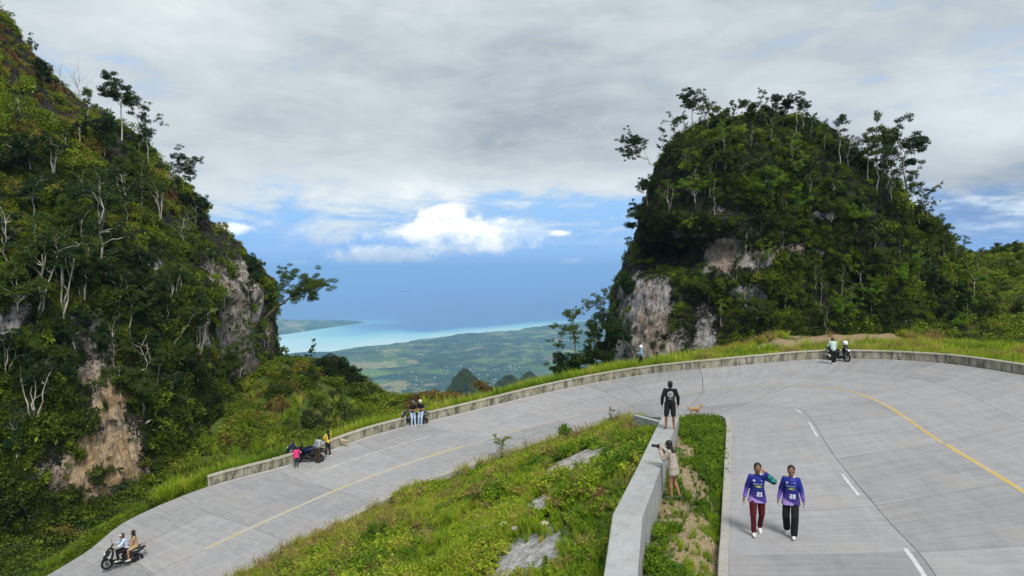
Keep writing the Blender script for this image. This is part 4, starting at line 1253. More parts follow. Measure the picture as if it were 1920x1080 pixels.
# growth at the cliff foot beside the road, left of the parapet end
mf = OUT * (gRD > .15) * (gRD < 7) * (gpx < 470) * (gpx > -120) * (gCent[:, 1] > 22) * np.where(gCent[:, 1] < 46, 1, .3)
P, N, r = ground_sample(2300, gw(mf), 84)
tn = .20 + (fbm(P * .5, 3, 37) - .45) * 1.0 + r.normal(size=len(P)) * .09
d_ = road_dist(P)
tn = tn + .16 * (d_ < 1.5)
scatter('roadside_growth', P, rot_from(N, .85, r), r.uniform(.3, .75, len(P)) * np.clip(.5 + d_ * .4, .5, 1.2), np.clip(tn, 0, .7), r.integers(0, 8, len(P)), SHR[:4] + FRD + WEE[:2], 'lush green undergrowth and ferns between the left cliff foot and the road', 'undergrowth')
P, N, r = ground_sample(1500, gw(mf * (gRD < 1.6)), 85)
scatter('roadside_grass', P, rot_from(N, .9, r), r.uniform(.25, .6, len(P)), np.clip(.36 + r.normal(size=len(P)) * .12, 0, .8), r.integers(0, 3, len(P)), TUF, 'green grass fringe along the road below the left cliff', 'grass')

# ------------------------------------------------------------------ mid-distance karst cones
def cone(px, py, D, wpx, hpx, seed, label):
    top = PY(px, py, D)
    Rr = wpx * D / FPX; Hh = hpx * D / FPX
    nphi, nz = 110, 90
    ph = np.linspace(0, 2 * PI, nphi, endpoint=False)[:, None]; t = np.concatenate([np.linspace(-9, 0, 30, endpoint=False), np.linspace(0, 1, 60)])[None]
    rr_ = Rr * (1.25 * np.clip(1 - np.maximum(t, 0), 0, 1) ** .8 + np.maximum(-t, 0) * .45) * (1 + .0 * ph)
    V = np.stack([rr_ * np.cos(ph), rr_ * np.sin(ph), Hh * 1.35 * t - Hh * .35 + 0 * ph], -1)
    V = V + (fbm(V * (3 / Rr) + seed, 4) - .5)[..., None] * [Rr * .5, Rr * .5, Hh * .12] * (1 - np.maximum(t, 0) ** 4)[..., None]
    V = V + [top[0], D, top[2] - Hh]
    o = link('karst_hill', np_mesh('karst_hill', V.reshape(-1, 3), grid_faces(nphi, nz, True), M_GROUND, True), kind='structure')
    r = np.random.default_rng(seed)
    P, N, k = sample_grid(V, grid_faces(nphi, nz, True), 2600, lambda C, N: (C[:, 1] < D + Rr * .3) * (C[:, 2] > top[2] - Hh * 1.6), r)
    s = D / 300 * r.uniform(.6, 1.5, len(P))
    scatter('karst_hill_trees', P, rot_from(N, .8, r), s, np.clip(.36 + r.normal(size=len(P)) * .1, 0, .6), r.integers(0, 5, len(P)), SHR, label, 'trees')
cone(872, 694, 900, 46, 62, 3, 'dark trees covering the pointed little hill beyond the parapet')
cone(955, 706, 1000, 42, 40, 4, 'dark trees covering the lower hill right of the pointed one')
cone(992, 700, 1150, 30, 40, 5, 'dark trees covering the small farthest knoll right of the pointed hill')

# ------------------------------------------------------------------ trees
def tree_meshes(style, seed):
    r = np.random.default_rng(seed)
    tubes, clusters = [], []
    def wob(p0, p1, n=6, a=.03):
        t = np.linspace(0, 1, n)[:, None]
        P = np.array(p0) * (1 - t) + np.array(p1) * t
        w_ = r.normal(size=(n, 3)) * a * np.linalg.norm(np.array(p1) - p0)
        w_[0] = 0; w_[-1] = 0
        return P + w_
    def limb(p0, d, L, r0, depth, leafy, csize, bend=0.0):
        p1 = p0 + d * L + np.array([0, 0, bend * L])
        P = wob(p0, p1, 6, .035)
        tubes.append((P, np.linspace(r0, r0 * .45, 6)))
        if depth > 0:
            for q in range(r.integers(2, 4)):
                k = r.integers(3, 6)
                dd = unit((d + r.normal(size=3) * .65 + [0, 0, .15])[None])[0]
                limb(P[k], dd, L * r.uniform(.4, .65), r0 * .5, depth - 1, leafy, csize, bend)
        if leafy and depth <= 1:
            clusters.append((P[-1], csize * r.uniform(.7, 1.25)))
            if r.random() < .6: clusters.append((P[4], csize * r.uniform(.5, .9)))
        return P
    leafL, per, squash = .021, 110, .6
    up = np.array([0, 0, 1.0])
    def rd(e): 
        a = r.uniform(0, 2 * PI); return np.array([math.cos(a) * math.cos(e), math.sin(a) * math.cos(e), math.sin(e)])
    if style == 'umbrella':
        T0 = wob([0, 0, -.05], [r.uniform(-.08, .08), r.uniform(-.08, .08), .70], 8, .02)
        tubes.append((T0, np.linspace(.016, .009, 8)))
        for i in range(7): limb(T0[r.integers(5, 8)], rd(r.uniform(.3, 1.1)), r.uniform(.18, .30), .007, 1, True, .075)
        squash = .42; per = 90
    elif style == 'slender':
        T0 = wob([0, 0, -.05], [r.uniform(-.05, .05), 0, .98], 10, .015)
        tubes.append((T0, np.linspace(.014, .004, 10)))
        for i in range(15):
            z = r.uniform(.38, 1.0)
            p = np.array([np.interp(z, T0[:, 2], T0[:, k]) for k in range(3)])
            limb(p, rd(r.uniform(.1, .8)), (1.15 - z) * r.uniform(.18, .34), .005, 0, True, .062)
        per = 70; squash = .75
    elif style == 'airy':
        T0 = wob([0, 0, -.05], [r.uniform(-.1, .1), 0, .78], 8, .03)
        tubes.append((T0, np.linspace(.013, .007, 8)))
        for i in range(13): limb(T0[r.integers(2, 8)], rd(r.uniform(.2, 1.25)), r.uniform(.12, .32), .0055, 1, True, .038)
        per = 48; squash = .7; leafL = .020
    elif style == 'bushy':
        T0 = wob([0, 0, -.05], [0, 0, .5], 6, .03)
        tubes.append((T0, np.linspace(.022, .013, 6)))
        for i in range(9): limb(T0[r.integers(2, 6)], rd(r.uniform(.0, 1.3)), r.uniform(.2, .38), .009, 1, True, .10)
        per = 120; squash = .8; leafL = .024
    elif style == 'stems':
        for i in range(4):
            a = r.uniform(0, 2 * PI); q = np.array([math.cos(a), math.sin(a), 0]) * r.uniform(.03, .22)
            T0 = wob([0, 0, -.05], q * 1.2 + up * r.uniform(.65, .9), 7, .018)
            tubes.append((T0, np.linspace(.017, .007, 7)))
            for k in range(3): limb(T0[r.integers(4, 7)], rd(r.uniform(.2, 1.1)), r.uniform(.12, .25), .006, 1, True, .06)
        per = 52; squash = .55
    elif style == 'bare':
        T0 = wob([0, 0, -.05], [.04, 0, .6], 6, .03)
        tubes.append((T0, np.linspace(.014, .007, 6)))
        for i in range(8): limb(T0[r.integers(2, 6)], rd(r.uniform(.6, 1.3)), r.uniform(.25, .42), .006, 2, False, 0)
    elif style == 'leaning':          # long bent branches reaching one way, round clustered crown
        T0 = wob([0, 0, -.05], [.45, 0, .35], 8, .04)
        tubes.append((T0, np.linspace(.022, .012, 8)))
        for i in range(11):
            e = r.uniform(.05, 1.3); a = r.uniform(-1.1, 1.1)
            limb(T0[r.integers(3, 8)], np.array([math.cos(a) * math.cos(e), math.sin(a) * math.cos(e), math.sin(e)]), r.uniform(.28, .48), .009, 1, True, .085)
        per = 80; squash = .5
    V, F = join([tube(P, rr_ * .8, 5) for P, rr_ in tubes])
    bm = (V, F)
    clusters = [(np.array(c) + r.normal(size=3) * s * [.75, .75, .45], s * r.uniform(.35, .8)) for c, s in clusters for _ in range(3)]
    LV, LF, LA = [], [], []
    if clusters:
        parts = []
        for c, s in clusters:
            n = int(1.9 * per * (s / .07) ** .9)
            d = unit(r.normal(size=(n, 3)))
            C = np.array(c) + d * (r.random(n) ** .5)[:, None] * s * [1, 1, squash]
            L = leafL * r.uniform(.6, 1.3, n)
            parts.append(leaf_quads(C, unit(d + r.normal(size=(n, 3)) * .8), L, L * .5, .2, r))
            LA.append(np.clip(r.random(n) * .55 + r.random() * .45, 0, 1))
        V2, F2 = join(parts)
        return bm, (V2, F2, np.concatenate(LA))
    return bm, None
_tree_cache = {}
def tree_data(style, seed, leafm, barkm):
    k = (style, seed, leafm.name if leafm else '', barkm.name)
    if k not in _tree_cache:
        b, c = tree_meshes(style, seed)
        tm = np_mesh('trunk', b[0], b[1], barkm, True)
        cm = np_mesh('crown', c[0], c[1], leafm, False, {'lv': ('FACE', c[2])}) if c else None
        _tree_cache[k] = (tm, cm)
    return _tree_cache[k]
bv_right = BVHTree.FromPolygons([tuple(v) for v in RH.reshape(-1, 3)], [tuple(f) for f in RFc.tolist()])
bv_left = BVHTree.FromPolygons([tuple(v) for v in LH.reshape(-1, 3)], [tuple(f) for f in LFc.tolist()])
def find_surface(px, py, dx_=0):
    best = None
    for bv in (bv_right, bv_left, _bv0):
        h, nrm = hit(bv, px, py)
        if h is not None and (best is None or h.length < best.length): best = h
    return best
def tree(px, py, hpx, style, seed, leafm, barkm, label, group=None, rz=None, tilt=0, D=None, squeeze=1.0, name='tree', cat='tree'):
    """a tree whose foot stands where the photo shows it and which is hpx photo pixels tall"""
    if D is not None: p = Vector(PY(px, py, D))
    else:
        p = None
        for k in range(0, 60, 4):           # ridge trees: step inward until the slope is met
            for sx in ((0,), (k, -k))[k > 0]:
                q = find_surface(px + sx * .5, py + k * .8)
                if q is not None and q.y < 125: p = q; break
            if p is not None: break
        if p is None: p = Vector(PY(px, py, 66))
    h = hpx * p.y / FPX
    tm, cm = tree_data(style, seed, leafm, barkm)
    t = thing(name, p, (random.uniform(0, 6.28) if rz is None else rz), label, cat, group)
    t.rotation_euler = (random.uniform(-.05, .05), tilt, t.rotation_euler[2]) if rz is None else (0, tilt, rz)
    t.scale = (h * squeeze, h * squeeze, h)
    link('trunk', tm, t)
    if cm: link('crown', cm, t)
    return t
# --- trees on the skyline of the left hill
G1 = 'trees on the skyline of the left hill'
tree(228, 262, 125, 'umbrella', 1, ML_DARK, MB_PALE, 'tallest flat-topped tree standing out from the left hill skyline', G1, 0.4)
tree(262, 290, 98, 'airy', 2, ML_DARK, MB_PALE, 'loose open tree just right of the tallest flat-topped one, left hill', G1, 1.9)
tree(278, 318, 92, 'slender', 3, ML_DARK, MB_PALE, 'dark narrow tree third along the left hill skyline', G1)
tree(300, 345, 70, 'leaning', 4, ML_DARK, MB_PALE, 'small tree bending outward from the left hill skyline', G1, 0.1)
tree(155, 178, 72, 'bare', 5, None, MB_PALE, 'leafless pale tree on the left hill skyline', G1)
tree(118, 150, 42, 'bare', 6, None, MB_PALE, 'small leafless tree above the leafless pale one, left hill skyline', G1)
tree(62, 98, 42, 'airy', 7, ML_DARK, MB_DARK, 'small dark tree near the top left corner of the hill', G1)
tree(200, 240, 40, 'bare', 15, None, MB_PALE, 'thin dead sapling left of the tallest flat-topped tree', G1)
tree(330, 375, 48, 'airy', 8, ML_MID, MB_PALE, 'low airy tree on the middle of the left hill edge', G1)
tree(368, 420, 62, 'bushy', 9, ML_DARK, MB_PALE, 'bushy tree on the lower left hill edge above the rock shoulder', G1)
tree(425, 480, 40, 'airy', 10, ML_MID, MB_PALE, 'small airy tree on the lower left hill edge near the overhanging one', G1)
tree(497, 590, 120, 'leaning', 11, ML_MID, MB_DARK, 'spreading tree leaning out over the sea view from the left cliff edge', G1, 0.0, D=57)
tree(478, 528, 50, 'bushy', 12, ML_DARK, MB_DARK, 'dense round bush-like tree behind the overhanging spreading tree', G1)
# --- pale trunks on the left slope
G2 = 'pale-stemmed trees among the shrubs of the left hillside'
LS = [(72, 590, 170, 'stems', 21), (120, 600, 165, 'stems', 22), (160, 590, 150, 'stems', 23), (200, 520, 190, 'airy', 24), (190, 450, 110, 'umbrella', 25), (10, 500, 120, 'airy', 26), (40, 640, 150, 'umbrella', 27),
      (240, 420, 100, 'airy', 28), (330, 660, 120, 'umbrella', 24), (375, 660, 100, 'stems', 21), (290, 640, 110, 'airy', 26), (420, 640, 90, 'airy', 24), (300, 420, 90, 'stems', 22), (100, 330, 80, 'stems', 23),
      (40, 250, 70, 'airy', 28), (150, 280, 60, 'umbrella', 25), (250, 340, 60, 'bushy', 29), (60, 420, 90, 'umbrella', 27), (340, 470, 70, 'airy', 28), (30, 330, 90, 'bushy', 29), (130, 450, 90, 'bushy', 30), (400, 520, 60, 'stems', 23),
      (90, 760, 120, 'umbrella', 25), (60, 800, 130, 'stems', 22), (290, 740, 110, 'stems', 21), (350, 740, 120, 'bushy', 30), (420, 720, 90, 'bushy', 29), (30, 880, 110, 'airy', 26), (450, 700, 90, 'airy', 28), (10, 720, 110, 'stems', 23), (245, 640, 100, 'umbrella', 27)]
_r = np.random.default_rng(99)
for _ in range(400):
    if len(LS) >= 76: break
    x, y = _r.uniform(5, 470), _r.uniform(90, 930)
    if y < 60 + x * 1.05 or (y > 780 and x < 330) or y > 860 - max(0, x - 330): continue
    if min((x - a[0]) ** 2 + ((y - a[1]) * .8) ** 2 for a in LS) < 22 ** 2: continue
    LS.append((int(x), int(y), int(_r.uniform(45, 95)), ('airy', 'stems', 'umbrella', 'bushy', 'airy', 'slender')[_r.integers(0, 6)], int((24, 21, 25, 29, 26, 32)[_r.integers(0, 6)])))
KIND = {'stems': 'many-stemmed pale tree', 'airy': 'loose open tree', 'umbrella': 'flat-crowned pale tree', 'bushy': 'dense round-crowned tree', 'slender': 'narrow upright tree'}
def place_labels(lst, rows, cols, tail):
    out, by = [], {}
    for i, (x, y, h, st, sd_) in enumerate(lst):
        k = (st, next(w for lim, w in rows if y < lim), next(w for lim, w in cols if x < lim))
        by.setdefault(k, []).append(i); out.append(k)
    res = {}
    for k, ids in by.items():
        ids.sort(key=lambda i: lst[i][1])
        for n, i in enumerate(ids):
            pre = '' if len(ids) == 1 else (('upper ', 'lower ')[n] if len(ids) == 2 else ('topmost ', 'second highest ', 'third highest ', 'fourth highest ', 'fifth highest ', 'sixth highest ', 'seventh highest ')[n])
            res[i] = pre + KIND[k[0]] + ', ' + k[1] + ', ' + k[2] + ' ' + tail
    return [res[i] for i in range(len(lst))]
LL = place_labels(LS, [(300, 'near the top'), (480, 'high up'), (610, 'midway up'), (700, 'at rock-band height'), (1100, 'low down')],
    [(50, 'far left of'), (140, 'left part of'), (260, 'centre of'), (360, 'right part of'), (900, 'outer edge of')], 'the left hillside')
for i, (x, y, h, st, sd_) in enumerate(LS):
    tree(x, y, h, st, sd_, (ML_MID, ML_DARK, ML_MID, ML_DARK)[i % 4], MB_PALE, LL[i], G2)
# fallen pale branch over the left cliff face
def branch(px0, py0, px1, py1, D0, D1, rad, label, seed):
    a, b = PY(px0, py0, D0), PY(px1, py1, D1)
    r = np.random.default_rng(seed)
    t = np.linspace(0, 1, 9)[:, None]
    P = a * (1 - t) + b * t + np.array([0, 0, -1.0]) * (np.sin(PI * t) * np.linalg.norm(b - a) * .10) + r.normal(size=(9, 3)) * .04
    parts = [tube(P - a, np.linspace(rad, rad * .35, 9), 7)]
    for k in (5, 6, 7):
        q = P[k] - a
        parts.append(tube([q, q + [.3, -.1, .5], q + [.7, -.1, .8]], [rad * .4, rad * .3, rad * .1], 5))
    V, F = join(parts)
    o = link('dead_branch', np_mesh('dead_branch', V, F, MB_PALE, True), None, tuple(a), label, 'branch')
hA = find_surface(240, 708); hB = find_surface(365, 590)
branch(240, 708, 365, 588, hA.y - .4, hB.y - 1.0, .11, 'long bare pale branch slanting up across the left cliff face', 2)
hA = find_surface(215, 395); hB = find_surface(150, 350)
branch(176, 388, 148, 350, hA.y - .3, hB.y - .6, .07, 'short bare pale branch among leaves high on the left hillside', 3)
hA = find_surface(275, 790); hB = find_surface(330, 690)
branch(275, 795, 325, 700, hA.y - .5, hB.y - .8, .07, 'thin bare pale branch below the long one on the cliff face', 4)

# --- trees on the dome hill skyline
G3 = 'trees on the skyline of the dome hill'
for x, y, h, st, sd_, lm, lab, rz in [
    (1222, 300, 62, 'leaning', 41, ML_DARK, 'leftmost skyline tree of the dome hill, reaching out over the edge', 3.1),
    (1262, 268, 52, 'airy', 42, ML_MID, 'small loose tree second from the left on the dome skyline', None),
    (1300, 252, 72, 'umbrella', 43, ML_DARK, 'thin flat-crowned tree third from the left on the dome skyline', None),
    (1328, 246, 50, 'airy', 44, ML_MID, 'small light tree left of the bush near the dome top', None),
    (1350, 240, 44, 'bushy', 45, ML_MID, 'low bushy tree just left of the dome top', None),
    (1400, 228, 38, 'bushy', 46, ML_MID, 'small round bushy tree at the very top of the dome', None),
    (1445, 236, 52, 'bushy', 47, ML_DARK, 'dense dark tree just right of the dome top', None),
    (1494, 252, 64, 'umbrella', 48, ML_DARK, 'flat-topped open tree right of the dense dark tree on the dome', None),
    (1522, 262, 46, 'airy', 49, ML_DARK, 'small open tree right of the flat-topped one on the dome', None),
    (1573, 310, 78, 'slender', 50, ML_DARK, 'slim tree on the right shoulder of the dome below the top', None),
    (1608, 322, 40, 'bushy', 51, ML_DARK, 'low dark tree in the dip of the dome right shoulder', None),
    (1646, 360, 122, 'slender', 52, ML_MID, 'tall slender tree on the right shoulder of the dome', None),
    (1672, 375, 60, 'airy', 53, ML_DARK, 'low loose tree between the two tall trees on the right shoulder', None),
    (1698, 400, 138, 'umbrella', 54, ML_DARK, 'tall bare-stemmed tree with dark tufted crown, right shoulder of the dome', None),
    (1725, 425, 70, 'airy', 55, ML_DARK, 'dark leaning tree below the tall tufted one on the dome right slope', None),
    (1752, 465, 60, 'bushy', 56, ML_MID, 'light green tree midway down the right slope of the dome', None),
    (1790, 500, 50, 'airy', 57, ML_MID, 'thin tree low on the right slope of the dome', None),
    (1835, 520, 40, 'airy', 58, ML_MID, 'small tree at the foot of the dome right slope', None)]:
    tree(x, y, h * 1.18, st, sd_, lm, MB_PALE if st != 'bushy' else MB_DARK, lab, G3, rz)
for x, y, h, st, sd_, lab in [(1240, 282, 44, 'airy', 241, 'wispy sapling low on the left crest of the dome hill'), (1282, 258, 46, 'slender', 242, 'wispy narrow tree left of the flat-crowned one on the dome crest'), (1316, 246, 40, 'airy', 243, 'wispy tree right of the flat-crowned one on the dome crest'), (1374, 234, 40, 'slender', 244, 'narrow wispy tree just left of the dome top'),
    (1424, 232, 50, 'airy', 245, 'wispy tree at the middle of the dome top'), (1468, 240, 46, 'slender', 246, 'narrow wispy tree right of the dome top'), (1506, 252, 52, 'airy', 247, 'wispy tree right of the flat-topped open one on the dome'), (1546, 282, 50, 'slender', 248, 'narrow wispy tree left of the slim shoulder tree'),
    (1590, 318, 56, 'airy', 249, 'wispy tree right of the slim shoulder tree'), (1628, 345, 80, 'slender', 250, 'narrow wispy tree left of the tall slender shoulder tree'), (1662, 368, 92, 'airy', 251, 'wispy tall tree right of the tall slender shoulder tree'), (1712, 415, 84, 'slender', 252, 'narrow wispy tree right of the tall tufted tree'),
    (1740, 448, 62, 'airy', 253, 'wispy tree on the lower right slope above the light green one'), (1770, 482, 52, 'slender', 254, 'narrow wispy tree below the light green one on the right slope')]:
    tree(x, y, h * 1.1, st, sd_, ML_DARK if sd_ % 2 else ML_MID, MB_PALE, lab, G3)
# left flank of the dome
G4 = 'trees hanging on the left flank of the dome hill'
for x, y, h, st, sd_, lab, tl in [(1208, 440, 70, 'bushy', 61, 'upper tree clinging to the left flank of the dome hill', -.15), (1190, 505, 66, 'airy', 62, 'middle loose tree on the left flank of the dome hill', -.2), (1172, 570, 60, 'bushy', 63, 'dense tree on the lower left flank of the dome hill', -.1),
    (1150, 640, 100, 'airy', 162, 'loose leafy tree low on the left flank of the dome hill', -.15), (1128, 690, 70, 'bushy', 163, 'round leafy tree in the corner between parapet and dome hill', 0), (1100, 700, 60, 'bushy', 164, 'low leafy tree beside the tall loose tree left of the dome', 0), (1078, 718, 48, 'bushy', 165, 'small leafy bush tree just over the parapet left of the dome', 0),
    (1090, 722, 150, 'airy', 64, 'tall loose tree beyond the parapet left of the dome hill', -.25), (1120, 712, 110, 'slender', 65, 'slim tree close to the left foot of the dome hill', -.05), (1062, 722, 70, 'bushy', 66, 'dark bush tree beyond the parapet, left of the tall loose tree', 0), (1140, 660, 90, 'bushy', 67, 'dense tree at the left foot of the dome hill', 0), (1218, 372, 52, 'bushy', 68, 'topmost tree on the left flank of the dome hill', -.15)]:
    tree(x, y, h, st, sd_, ML_MID if st != 'bushy' else ML_DARK, MB_DARK, lab, G4, 0, tl, D=None if y < 640 else 55)
G9 = 'trees on the green ridge right of the dome hill'
for x, y, h, st, sd_, lab in [(1812, 492, 30, 'bushy', 171, 'leftmost round tree on the green ridge right of the dome'), (1842, 486, 26, 'airy', 172, 'small open tree on the green ridge right of the dome'), (1872, 482, 30, 'bushy', 173, 'middle round tree on the green ridge right of the dome'), (1903, 480, 32, 'bushy', 174, 'rightmost round tree on the green ridge by the picture edge'), (1880, 560, 40, 'bushy', 175, 'leafy tree on the lower slope of the green right ridge'), (1910, 600, 44, 'bushy', 176, 'dark leafy tree at the foot of the green right ridge')]:
    tree(x, y, h, st, sd_, ML_MID, MB_DARK, lab, G9)
# face of the dome
G5 = 'small trees on the face of the dome hill'
DS = [(1432, 395, 105, 'umbrella', 71), (1312, 425, 95, 'umbrella', 72), (1255, 400, 60, 'stems', 73), (1480, 430, 60, 'airy', 74), (1560, 400, 70, 'umbrella', 71), (1500, 340, 60, 'airy', 75), (1360, 330, 55, 'bushy', 76), (1390, 360, 60, 'airy', 74), (1340, 400, 60, 'slender', 77),
      (1600, 440, 60, 'bushy', 76), (1640, 470, 70, 'airy', 75), (1560, 480, 60, 'bushy', 78), (1660, 530, 70, 'bushy', 78), (1720, 520, 60, 'airy', 74), (1620, 560, 70, 'umbrella', 72), (1750, 560, 60, 'bushy', 76), (1500, 520, 60, 'bushy', 78), (1440, 500, 50, 'airy', 75), (1290, 330, 45, 'airy', 74), (1520, 420, 50, 'slender', 77),
      (1460, 560, 60, 'bushy', 78), (1400, 590, 60, 'airy', 75), (1330, 560, 60, 'bushy', 76), (1800, 580, 60, 'bushy', 78), (1850, 600, 50, 'bushy', 76)]
for _ in range(600):
    if len(DS) >= 74: break
    x, y = _r.uniform(1190, 1850), _r.uniform(240, 630)
    if y < 240 + abs(x - 1420) * .55 + (x > 1420) * (x - 1420) * .25 or (x < 1340 and y > 430): continue
    if min((x - a[0]) ** 2 + ((y - a[1]) * .8) ** 2 for a in DS) < 19 ** 2: continue
    DS.append((int(x), int(y), int(_r.uniform(35, 75)), ('airy', 'slender', 'umbrella', 'bushy', 'airy', 'slender')[_r.integers(0, 6)], int((74, 77, 71, 76, 75, 79)[_r.integers(0, 6)])))
DL = place_labels(DS, [(370, 'near the top'), (450, 'in the upper part'), (540, 'midway up'), (1100, 'low down')],
    [(1320, 'on the left side of'), (1420, 'left of centre on'), (1520, 'in the centre of'), (1640, 'right of centre on'), (1900, 'on the right side of')], 'the dome face')
for i, (x, y, h, st, sd_) in enumerate(DS):
    tree(x, y, h, st, sd_, (ML_MID, ML_LIME, ML_MID, ML_DARK)[i % 4], MB_PALE, DL[i], G5)
tree(1580, 612, 62, 'bushy', 79, ML_LIME, MB_DARK, 'bright green rounded shrub at the foot of the dome above the tall grass', None, name='bush', cat='bush')
tree(1800, 625, 46, 'bushy', 80, ML_LIME, MB_DARK, 'lime green bush at the dark foot of the dome, far right', None, name='bush', cat='bush')
# valley ridge
G6 = 'trees on the ridge beyond the downhill parapet'
for x, y, h, st, sd_, lm, lab, D in [(622, 735, 88, 'bushy', 81, ML_DARK, 'tall dark rounded tree crowning the ridge before the sea', 68), (650, 738, 66, 'bushy', 82, ML_DARK, 'dark tree right of the one crowning the ridge', 68), (575, 735, 60, 'bushy', 83, ML_MID, 'lighter tree left of the one crowning the ridge', 66),
    (545, 740, 62, 'airy', 84, ML_MID, 'open tree at the left end of the ridge by the cliff', 64), (588, 682, 46, 'slender', 85, ML_DARK, 'thin lone sapling rising above the ridge against the sea', 66), (690, 765, 50, 'bushy', 86, ML_MID, 'low tree on the right slope of the ridge', 70),
    (905, 748, 46, 'bushy', 87, ML_DRY, 'brown dry tree just beyond the parapet in front of the small hills', 58), (520, 770, 70, 'bushy', 81, ML_MID, 'broad tree in the hollow below the cliff edge', 60)]:
    tree(x, y, h, st, sd_, lm, MB_DARK, lab, G6, D=D)
tree(1050, 722, 17, 'bushy', 88, ML_DRY, MB_DARK, 'small rusty brown dry bush peeking over the parapet', None, D=51.5, squeeze=1.6, name='bush', cat='bush')
# saplings in the lower plot
G7 = 'saplings on the lower plot'
for x, y, h, st, sd_, lm, lab in [(940, 862, 52, 'airy', 91, ML_LIME, 'lime green sapling at the road edge of the lower plot'), (985, 850, 40, 'bare', 92, None, 'bare twiggy stem beside the lime sapling'), (1060, 830, 38, 'bushy', 93, ML_LIME, 'small round green bush on the upper edge of the lower plot'),
    (1150, 800, 34, 'airy', 94, ML_MID, 'small sapling near the far tip of the lower plot'), (700, 1030, 60, 'bushy', 95, ML_LIME, 'broad fresh green bush in the middle of the lower plot')]:
    tree(x, y, h, st, sd_, lm, MB_DARK, lab, G7)

# rocks lying in the lower plot
G8 = 'pale rocks in the weeds of the lower plot'
for i, (x, y, s, lab) in enumerate([(912, 1000, .24, 'largest pale rock, leftmost in the weeds of the lower plot'), (946, 990, .17, 'middle pinkish rock in the weeds of the lower plot'), (966, 997, .15, 'grey rock right of the pinkish one'), (925, 976, .12, 'small pale rock behind the largest one'),
                                  (961, 973, .13, 'small pale rock farthest up in the weeds'), (1022, 987, .14, 'rounded pale rock by the dark bush near the wall'), (822, 1000, .09, 'small lone rock left of the rock cluster')]):
    p = find_surface(x, y)
    r = np.random.default_rng(300 + i)
    ph, th = np.meshgrid(np.linspace(0, 2 * PI, 16, endpoint=False), np.linspace(.05, PI - .05, 10), indexing='ij')
    V = np.stack([np.cos(ph) * np.sin(th) * 1.3, np.sin(ph) * np.sin(th), np.cos(th) * .75], -1)
    V = V * (0.75 + fbm(V * 1.6 + i * 3, 3)[..., None] * .6)
    o = link('rock', np_mesh('rock', V.reshape(-1, 3) * s * .65, grid_faces(16, 10, True), M_STONE, False), None, tuple(p + Vector((0, 0, s * .6))), lab, 'rock', G8)
# ------------------------------------------------------------------ body building: overlapping tapered capsules fused by a voxel remesh into one skin
_tmp = bpy.data.scenes.new('build')
def cap(a, b, ra, rb, fl=1.0, seg=12):
    """tapered capsule; fl flattens it front to back"""
    a, b = np.array(a, float), np.array(b, float)
    d = b - a; L = np.linalg.norm(d)
    if L < 1e-5: d = np.array([0, 0, 1.0]); L = 1e-5; b = a + d * L
    t = d / L
    ref = np.array([1.0, 0, 0]) if abs(t[0]) < .9 else np.array([0, 0, 1.0])
    u = unit((ref - t * np.dot(ref, t))[None])[0]; v = np.cross(t, u)
    rings = []
    for k in range(4):
        e = PI / 2 * (1 - k / 3.999); rings.append((a - t * ra * math.sin(e), ra * math.cos(e) + 1e-4))
    for k in range(4):
        e = PI / 2 * k / 3.0; rings.append((b + t * rb * math.sin(e), rb * math.cos(e) + 1e-4))
    an = np.linspace(0, 2 * PI, seg, endpoint=False)
    V = np.array([c + r_ * (np.cos(an)[:, None] * u + np.sin(an)[:, None] * v * fl) for c, r_ in rings]).reshape(-1, 3)
    F = []
    for i in range(7):
        for j in range(seg): F.append((i * seg + j, i * seg + (j + 1) % seg, (i + 1) * seg + (j + 1) % seg, (i + 1) * seg + j))
    F.append(tuple(range(seg))[::-1]); F.append(tuple(7 * seg + j for j in range(seg)))
    return V, F
def ell(c, rx, ry, rz, tilt=None, seg=16, cut=None):
    ph, th = np.meshgrid(np.linspace(0, 2 * PI, seg, endpoint=False), np.linspace(.02, PI - .02, 12), indexing='ij')
    V = np.stack([np.cos(ph) * np.sin(th) * rx, np.sin(ph) * np.sin(th) * ry, np.cos(th) * rz], -1).reshape(-1, 3)
    F = [tuple(f)[::-1] for f in grid_faces(seg, 12, True)]
    F.append(tuple(i * 12 for i in range(seg))); F.append(tuple(i * 12 + 11 for i in range(seg))[::-1])
    if tilt is not None: V = V @ np.array(tilt).T
    return V + np.array(c), F
def fuse(name, parts, mats, voxel=.009, smooth=3, cutz=None):
    VV, FF, o = [], [], 0
    for v, f in parts:
        VV.append(v); FF += [tuple(i + o for i in q) for q in f]; o += len(v)
    me = py_mesh(name, np.vstack(VV), FF)
    ob = bpy.data.objects.new(name, me)
    _tmp.collection.objects.link(ob)
    m = ob.modifiers.new('r', 'REMESH'); m.mode = 'VOXEL'; m.voxel_size = voxel; m.use_smooth_shade = True
    if smooth:
        m = ob.modifiers.new('s', 'SMOOTH'); m.iterations = smooth; m.factor = .6
    vl = _tmp.view_layers[0]; vl.update(); dg = vl.depsgraph; dg.update()
    out = bpy.data.meshes.new_from_object(ob.evaluated_get(dg))
    out.name = name
    bpy.data.objects.remove(ob)
    if cutz is not None:
        import bmesh
        bm_ = bmesh.new(); bm_.from_mesh(out)
        bmesh.ops.bisect_plane(bm_, geom=bm_.verts[:] + bm_.edges[:] + bm_.faces[:], plane_co=(0, 0, cutz), plane_no=(0, 0, -1), clear_outer=True)
        bmesh.ops.holes_fill(bm_, edges=[e for e in bm_.edges if e.is_boundary])
        bm_.to_mesh(out); bm_.free()
    out.materials.clear()
    for mt_ in (mats if isinstance(mats, (list, tuple)) else [mats]): out.materials.append(mt_)
    out.polygons.foreach_set('use_smooth', [True] * len(out.polygons))
    return out

